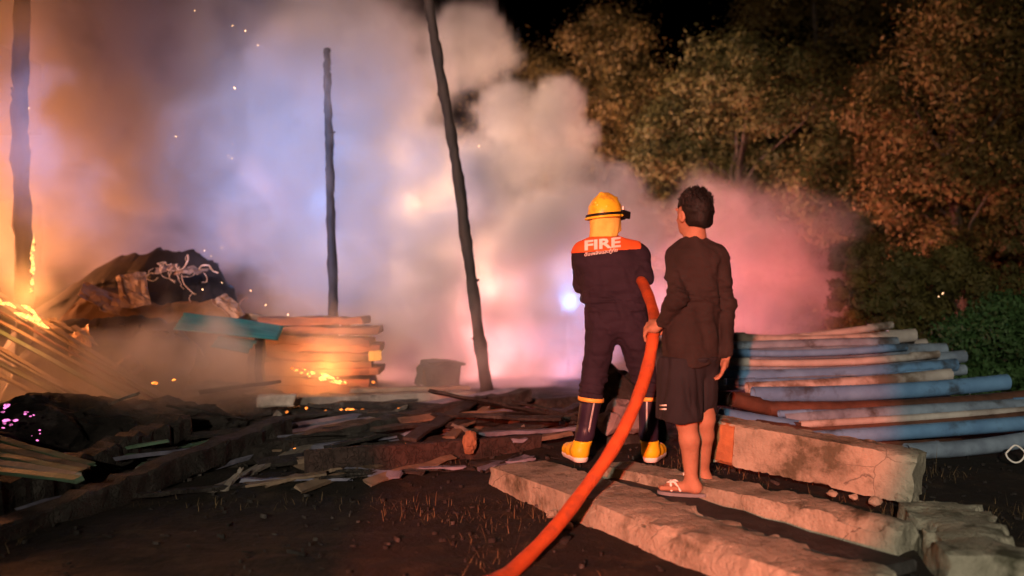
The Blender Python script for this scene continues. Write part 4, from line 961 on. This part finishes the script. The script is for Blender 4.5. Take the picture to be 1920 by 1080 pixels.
PIPES = [
 ((1330, 642, 8.35), (1672, 609, 8.7), 6, 'pale', 'thin pale pipe poking out at the very top of the stack'),
 ((1345, 634, 8.05), (1715, 628, 8.1), 10.5, 'pale', 'pale pipe on top of the stack, rounded bright end'),
 ((1340, 652, 7.9), (1682, 642, 7.9), 9, 'grey', 'greyish pipe just under the topmost, shorter than it'),
 ((1335, 668, 7.75), (1772, 655, 7.9), 10.5, 'grey', 'blue-grey pipe in the upper row, ending under the pale ones'),
 ((1335, 688, 7.65), (1808, 668, 7.85), 10.5, 'grey', 'blue-grey pipe that reaches furthest out in the upper half'),
 ((1335, 706, 7.5), (1792, 684, 7.7), 10.5, 'blue', 'blue pipe in the middle of the stack with a worn end'),
 ((1335, 724, 7.4), (1808, 693, 7.75), 9, 'grey', 'dull pipe with a small whitish end beside the green weeds'),
 ((1400, 728, 7.25), (1782, 702, 7.4), 10, 'pale', 'whitish pipe with a bright end just above the big blue one'),
 ((1412, 740, 6.95), (1888, 716, 7.1), 13, 'blue', 'big bright blue pipe in the middle of the stack'),
 ((1330, 745, 7.15), (1700, 752, 7.3), 12, 'brown', 'brown pipe behind the hanging hand'),
 ((1440, 766, 6.85), (1985, 738, 7.0), 12, 'brown', 'rusty pipe right below the big blue one'),  # no rust on it, the brown is shade put into the colour
 ((1470, 786, 6.75), (1985, 756, 6.9), 11, 'grey', 'dull grey pipe, second below the big blue one'),
 ((1490, 804, 6.65), (1985, 774, 6.8), 11, 'brown', 'brown pipe, third below the big blue one'),
 ((1520, 822, 6.55), (1985, 788, 6.75), 12, 'blue', 'blue pipe leaving the picture low in the stack'),
 ((1700, 846, 6.3), (1985, 812, 6.5), 13, 'grey', 'lowest grey pipe nearest the pillar end'),
 ((1372, 748, 6.75), (1700, 800, 7.3), 12, 'brown', 'pipe whose open end faces out near the hanging hand'),
 ((1352, 778, 6.55), (1720, 822, 7.0), 12, 'blue', 'blue pipe with its open end low behind the red-banded pillar'),
 ((1340, 698, 7.9), (1740, 690, 8.2), 10, 'grey', 'grey pipe half hidden at the back of the middle row'),
 ((1345, 655, 8.3), (1735, 645, 8.5), 9, 'pale', 'pale pipe half hidden at the back of the upper row'),
 ((1500, 775, 7.2), (1960, 748, 7.4), 11, 'blue', 'blue pipe half hidden between the rusty one and the next'),
 ((1350, 661, 7.7), (1700, 650, 7.75), 6, 'blue', 'thin blue pipe squeezed between the upper grey ones'),
 ((1350, 678, 7.6), (1760, 664, 7.7), 6, 'pale', 'thin pale pipe squeezed between the blue-grey ones'),
 ((1360, 716, 7.3), (1750, 697, 7.5), 6, 'blue', 'thin blue pipe above the whitish one'),
 ((1460, 776, 6.75), (1960, 748, 6.9), 6, 'blue', 'thin blue pipe below the rusty one'),
 ((1500, 796, 6.62), (1960, 766, 6.8), 6, 'pale', 'thin pale pipe in the lower rows'),
 ((1420, 800, 6.5), (1800, 835, 6.9), 12, 'brown', 'brown pipe at the bottom of the stack, behind the pillar'),
]
for a, bb, r, c, lab in PIPES: pipe(P(*a), P(*bb), r*1.17/FPX*a[2], M_ppipe[c], lab)
ring = catmull([P(1886, 850, 5.9), P(1893, 843, 5.9), P(1903, 835, 5.9), P(1914, 840, 5.9), P(1922, 850, 5.9), P(1918, 860, 5.9), P(1911, 866, 5.9), P(1902, 867, 5.9), P(1893, 862, 5.9), P(1888, 856, 5.9), P(1886, 850, 5.9)], 6)
tag(tube('wire_loop', ring, .006, M_white, n=7), 'thin white wire loop low beside the pipes', 'wire loop')

# ------------------------------------------------------------------ trees and weeds
def leaves(V, F, cen, n, spread, size, rs, droop=.3):
    o = rs.normal(size=(n, 3)); c = cen+o*spread
    nn = o*.7+rs.normal(size=(n, 3))*.55+np.array([0, 0, .35]); nn /= np.linalg.norm(nn, axis=1)[:, None]
    d = rs.normal(size=(n, 3)); d[:, 2] -= droop; d -= nn*(d*nn).sum(1)[:, None]; d /= np.linalg.norm(d, axis=1)[:, None]
    q = np.cross(nn, d)
    L_ = size*.78*rs.uniform(.5, 1.5, n)[:, None]; w = L_*.24
    k = sum(len(v) for v in V); idx = k+np.arange(n)*4
    pts = np.stack([c-d*L_*.5, c+q*w, c+d*L_*.5, c-q*w], 1).reshape(-1, 3); V.append(pts)
    F.append(np.stack([idx, idx+1, idx+2, idx+3], 1))

def tree(name, base, h, rad, m, label, seed, nclump=60, nleaf=220, size=.16, low=.25, group='trees beyond the fire', shape=1, cat='tree'):
    rs = np.random.default_rng(seed); rr = random.Random(seed)
    base = Vector(base); root = empty(name, base); tag(root, label, cat, group)
    V = []; F = []
    def add(path, rad_):
        v, f = tube_geo(path, rad_, n=7, jit=.06, seed=seed); k = len(V); V.extend(v); F.extend(tuple(i+k for i in t) for t in f)
    top = base+Vector((rr.uniform(-.3, .3), rr.uniform(-.3, .3), h*.8))
    tr = catmull([base-Vector((0, 0, .2)), base.lerp(top, .35)+Vector((rr.uniform(-.2, .2), 0, 0)), base.lerp(top, .7)+Vector((rr.uniform(-.3, .3), 0, 0)), top], 5)
    r0 = .028*h; add(tr, [r0*(1-.85*i/(len(tr)-1)) for i in range(len(tr))])
    LV, LF = [], []
    for i in range(nclump):
        t = rr.uniform(low, 1.0); a = rr.uniform(0, 6.28)
        prof = (math.sin(math.pi*min(1, (t-low)/(1-low)*.85+.15))**.6)
        rd = rad*prof*math.sqrt(rr.random())*1.0
        c = base+Vector((math.cos(a)*rd, math.sin(a)*rd*.8, h*t*rr.uniform(.92, 1.05)))
        st = tr[min(len(tr)-1, int(len(tr)*max(0, t-.18)))]
        if i % 5 == 0: add([st, st.lerp(c, .35)+Vector((rr.uniform(-.2, .2), rr.uniform(-.2, .2), .02*h)), st.lerp(c, .7)+Vector((rr.uniform(-.15, .15), rr.uniform(-.15, .15), .02*h)), c], [r0*.25, r0*.16, r0*.09, r0*.03])
        sp = rad*rr.uniform(.075, .15); leaves(LV, LF, np.array(c), int(nleaf*2.7*rr.uniform(.6, 1.3)), np.array([sp, sp, sp*.75]), size, rs)
    mesh('trunk', V, F, M_bark, root)
    np_mesh('crown', np.concatenate(LV), np.concatenate(LF), m, root, smooth=False)
def tb(u, Y): return ((u-960)/FPX*Y, Y, 0)
def hh(v, Y): return CAM_Z-(v-540)/FPX*Y
tree('broadleaf_tree', tb(1150, 19), hh(45, 19), 2.2, M_leafB, 'dim brown tree rising behind the smoke puff', 1, nclump=80, nleaf=240, size=.13)
tree('broadleaf_tree', tb(1390, 16), hh(95, 16), 2.1, M_leafA, 'olive tree with a rounded top between the smoke and the bright tree', 2, nclump=90, nleaf=260, size=.115)
tree('broadleaf_tree', tb(1540, 22), hh(-150, 22), 2.6, M_leafB, 'tall dim reddish tree whose top leaves the picture', 3, nclump=80, nleaf=220, size=.14, low=.42)
tree('broadleaf_tree', tb(1810, 14), hh(10, 14), 1.95, M_leafB, 'bright orange-brown tree filling the edge of the picture', 4, nclump=110, nleaf=280, size=.10)
tree('broadleaf_tree', tb(1650, 15), hh(190, 15), 1.5, M_leafB, 'brown bushy tree in front of the dark gap of sky', 5, nclump=80, nleaf=260, size=.10, low=.12)
tree('broadleaf_tree', tb(1290, 18), hh(190, 18), 1.9, M_leafA, 'low olive tree behind the two people', 6, nclump=80, nleaf=240, size=.12, low=.1)
tree('broadleaf_tree', tb(1000, 21), hh(110, 21), 2.0, M_leafB, 'dark tree mostly hidden behind the smoke', 7, nclump=60, nleaf=200, size=.14)
tree('broadleaf_tree', tb(1500, 17), hh(280, 17), 1.7, M_leafA, 'shadowy low tree behind the pink smoke', 8, nclump=70, nleaf=240, size=.115, low=.08)
tree('broadleaf_tree', tb(1980, 15), hh(0, 15), 1.9, M_leafB, 'orange-brown tree cut by the edge of the picture', 9, nclump=70, nleaf=220, size=.105, low=.1)
tree('shrub', tb(1612, 11.0), hh(425, 11.0), .42, M_leafB, 'reddish upright shrub at the edge of the pink smoke', 10, nclump=46, nleaf=180, size=.075, low=.1, group='shrubs behind the pipes', cat='shrub')
tree('shrub', tb(1700, 10.6), hh(480, 10.6), .65, M_leafA, 'olive shrub above the thin end of the pipes', 11, nclump=46, nleaf=200, size=.075, low=.06, group='shrubs behind the pipes', cat='shrub')
tree('shrub', tb(1895, 9.6), hh(560, 9.6), .80, M_leafC, 'fresh green weedy shrub at the end of the pipes', 12, nclump=110, nleaf=120, size=.07, low=.04, group='shrubs behind the pipes', cat='shrub')
tree('shrub', tb(1790, 10.4), hh(480, 10.4), .7, M_leafA, 'brownish shrub behind the green one', 13, nclump=46, nleaf=220, size=.075, low=.04, group='shrubs behind the pipes', cat='shrub')
tree('shrub', tb(1960, 11.0), hh(380, 11.0), .8, M_leafA, 'tall olive shrub cut by the picture edge above the green one', 14, nclump=46, nleaf=220, size=.08, low=.04, group='shrubs behind the pipes', cat='shrub')

# ------------------------------------------------------------------ dry grass and litter
def grass():
    rs = np.random.default_rng(12); n = 34000
    x = rs.uniform(-4.5, 3.2, n); y = 3.2+rs.random(n)**1.3*5.5
    dens = wob(np.stack([x, y, 0*x], 1), 1.5, 3)+.35*(y < 5.2)
    keep = dens > rs.uniform(-.1, .9, n); x, y = x[keep], y[keep]; n = len(x)
    z = gz(x, y); h = rs.uniform(.02, .10, n)*(1+1.2*(rs.random(n) < .05)); a = rs.uniform(0, 6.28, n); ln = rs.uniform(.1, 1.1, n)*(1+2.5*(rs.random(n) < .4))
    b0 = np.stack([x, y, z-.01], 1); d = np.stack([np.cos(a)*ln, np.sin(a)*ln, np.ones(n)], 1); d /= np.linalg.norm(d, axis=1)[:, None]
    s_ = np.stack([-np.sin(a), np.cos(a), 0*a], 1)*rs.uniform(.0008, .0022, n)[:, None]
    mid = b0+d*(h*.55)[:, None]; tip = b0+d*h[:, None]; tip[:, 2] -= h*.25*ln
    V = np.stack([b0-s_, b0+s_, mid+s_*.8, mid-s_*.8, tip+s_*.2, tip-s_*.2], 1).reshape(-1, 3); i = np.arange(n)*6
    F = np.concatenate([np.stack([i, i+1, i+2, i+3], 1), np.stack([i+3, i+2, i+4, i+5], 1)])
    tag(np_mesh('grass', V, F, M_grass, smooth=False), 'dry trampled grass over the near ground', kind='stuff')
    # charred litter: chips of wood and ash
    n = 1800; x = rs.uniform(-5, 3.5, n); y = rs.uniform(3.4, 9.5, n); z = gz(x, y)+.006; V = []; F = []
    a = rs.uniform(0, 6.28, n); l = rs.uniform(.004, .018, n)*(1+1.5*(rs.random(n) < .05)); w = l*rs.uniform(.15, .5, n); t = rs.uniform(-.3, .3, n)
    dx = np.stack([np.cos(a), np.sin(a), t], 1)*l[:, None]; dy = np.stack([-np.sin(a), np.cos(a), t*.3], 1)*w[:, None]; c = np.stack([x, y, z], 1); up = np.array([0, 0, 1.])*rs.uniform(.004, .02, n)[:, None]
    P8 = [c-dx-dy, c+dx-dy, c+dx+dy, c-dx+dy]; P8 = P8+[p+up for p in P8]
    V = np.stack(P8, 1).reshape(-1, 3); i = np.arange(n)*8
    F = np.concatenate([np.stack([i+p for p in q], 1) for q in ((4, 5, 6, 7), (0, 1, 5, 4), (1, 2, 6, 5), (2, 3, 7, 6), (3, 0, 4, 7))])
    tag(np_mesh('debris', V, F, M_ash, smooth=False), 'charred chips and ash scattered on the ground', kind='stuff')
grass()

# ------------------------------------------------------------------ smoke
def smoke():
    ng = bpy.data.node_groups.new('smoke', 'GeometryNodeTree'); ng.interface.new_socket('Geometry', in_out='OUTPUT', socket_type='NodeSocketGeometry')
    N, L = ng.nodes, ng.links; out = N.new('NodeGroupOutput'); pos = N.new('GeometryNodeInputPosition').outputs[0]
    def si(s, v):
        if hasattr(v, 'is_linked'): L.new(v, s)
        else: s.default_value = v
    def mth(op, *a):
        n = N.new('ShaderNodeMath'); n.operation = op
        for i, v in enumerate(a): si(n.inputs[i], v)
        return n.outputs[0]
    def vm(op, a, b_=None, sc=None):
        n = N.new('ShaderNodeVectorMath'); n.operation = op; si(n.inputs[0], a)
        if b_ is not None: si(n.inputs[1], b_)
        if sc is not None: n.inputs['Scale'].default_value = sc
        return n.outputs['Value'] if op == 'LENGTH' else n.outputs[0]
    def noise(vec, s, det, r=.55):
        n = N.new('ShaderNodeTexNoise'); si(n.inputs['Vector'], vec); n.inputs['Scale'].default_value = s; n.inputs['Detail'].default_value = det; n.inputs['Roughness'].default_value = r; return n
    def mrange(v, a, b_, c, d):
        n = N.new('ShaderNodeMapRange'); n.interpolation_type = 'SMOOTHSTEP'; si(n.inputs[0], v)
        for i, q in enumerate((a, b_, c, d)): n.inputs[i+1].default_value = q
        return n.outputs[0]
    p2 = vm('ADD', pos, vm('SCALE', vm('SUBTRACT', noise(pos, .85, 6, .62).outputs['Color'], (.5, .5, .5)), sc=SMOKE_WARP))
    p2 = vm('ADD', p2, vm('SCALE', vm('SUBTRACT', noise(pos, 2.2, 5, .6).outputs['Color'], (.5, .5, .5)), sc=1.0))
    tot = None
    for (u, v, Y, ru, rv, ry, dn) in SMOKE:
        c = P(u, v, Y); k = Y/FPX
        l = vm('LENGTH', vm('DIVIDE', vm('SUBTRACT', p2, tuple(c)), (ru*k, ry, rv*k)))
        d = mrange(l, 1.02, .78, 0, dn)
        tot = d if tot is None else mth('MAXIMUM', tot, d)
    p3 = vm('ADD', pos, vm('SCALE', vm('SUBTRACT', noise(pos, 2.0, 5, .6).outputs['Color'], (.5, .5, .5)), sc=.62))
    for (u, v, Y, r, dn) in PUFFS:
        c = P(u, v, Y); k = Y/FPX*r
        l = vm('LENGTH', vm('DIVIDE', vm('SUBTRACT', p3, tuple(c)), (k, k, k)))
        tot = mth('MAXIMUM', tot, mrange(l, 1.0, .80, 0, dn))
    det = mrange(noise(pos, 1.3, 6, .62).outputs['Fac'], .35, .62, .12, 1.6)
    tot = mth('MULTIPLY', tot, det)
    vc = N.new('GeometryNodeVolumeCube'); L.new(tot, vc.inputs['Density'])
    lo, hi = (-8.5, 6.4, -.05), (6.2, 14.6, 6.2); vx = .09
    vc.inputs['Min'].default_value = lo; vc.inputs['Max'].default_value = hi
    for a, l0, h0 in zip('XYZ', lo, hi): vc.inputs['Resolution '+a].default_value = int((h0-l0)/vx)
    sm = N.new('GeometryNodeSetMaterial'); L.new(vc.outputs[0], sm.inputs[0]); L.new(sm.outputs[0], out.inputs[0])
    mt = bpy.data.materials.new('smoke'); mt.use_nodes = True; t = mt.node_tree; t.nodes.clear()
    mo = t.nodes.new('ShaderNodeOutputMaterial'); pv = t.nodes.new('ShaderNodeVolumePrincipled')
    pv.inputs['Color'].default_value = (.86, .84, .83, 1); pv.inputs['Density'].default_value = 1; pv.inputs['Anisotropy'].default_value = .2
    t.links.new(pv.outputs[0], mo.inputs['Volume']); sm.inputs['Material'].default_value = mt
    me = bpy.data.meshes.new('smoke'); me.materials.append(mt); o = bpy.data.objects.new('smoke', me); C.objects.link(o)
    o.modifiers.new('smoke', 'NODES').node_group = ng
    tag(o, 'billowing smoke drifting off the fire, tinted by the lamps', kind='stuff')
PUFFS = [(955, 215, 10.9, 62, 3.0), (1045, 205, 10.9, 66, 3.2), (1085, 258, 10.9, 45, 3.0), (1000, 285, 10.7, 85, 2.6), (915, 320, 10.6, 80, 2.2), (1070, 340, 10.7, 75, 2.6), (1150, 365, 10.8, 66, 2.6), (1195, 430, 10.8, 70, 2.4),
 (985, 420, 10.5, 95, 2.0), (760, 300, 10.3, 85, 1.5), (700, 410, 10.2, 90, 1.6), (560, 330, 10.2, 95, 1.3), (480, 420, 10.3, 80, 1.3), (800, 480, 10.1, 85, 1.8), (740, 570, 10.1, 70, 1.8), (900, 560, 10.2, 90, 1.6), (1290, 440, 11.0, 75, 1.2), (1390, 430, 11.0, 80, 1.0), (1470, 480, 11.0, 70, .9),
 (380, 250, 10.1, 95, 1.5), (270, 330, 10.2, 90, 1.5), (300, 200, 10.3, 85, 1.3), (480, 170, 10.2, 80, 1.4), (650, 200, 10.4, 90, 1.4), (700, 110, 10.4, 80, 1.4), (560, 80, 10.4, 85, 1.3), (880, 90, 10.8, 95, 1.2), (420, 670, 7.6, 70, .9), (520, 700, 7.9, 60, .8), (200, 700, 6.8, 60, .9), (110, 670, 6.8, 70, .8), (330, 740, 6.9, 55, .8), (640, 660, 8.6, 60, .7)]
SMOKE_WARP = 2.2
SMOKE = [  # pixel centre, distance, half sizes in pixels (u, v), half depth in m, density per metre
 (260, 160, 11.6, 580, 420, 2.1, .75),
 (630, 290, 11.5, 250, 380, 2.0, 1.2),
 (600, 120, 9.1, 170, 110, .4, .55),
 (840, 550, 11.2, 340, 200, 1.7, 1.8),
 (1080, 460, 11.4, 150, 110, 1.2, 1.8),
 (1390, 520, 11.5, 210, 180, 1.3, .8),
 (50, 300, 8.0, 130, 330, .5, .45),
 (350, 700, 7.4, 360, 100, .7, .6),
 (110, 720, 6.6, 340, 85, .4, .7),
 (700, 690, 8.4, 400, 80, .6, .45),
]
smoke()
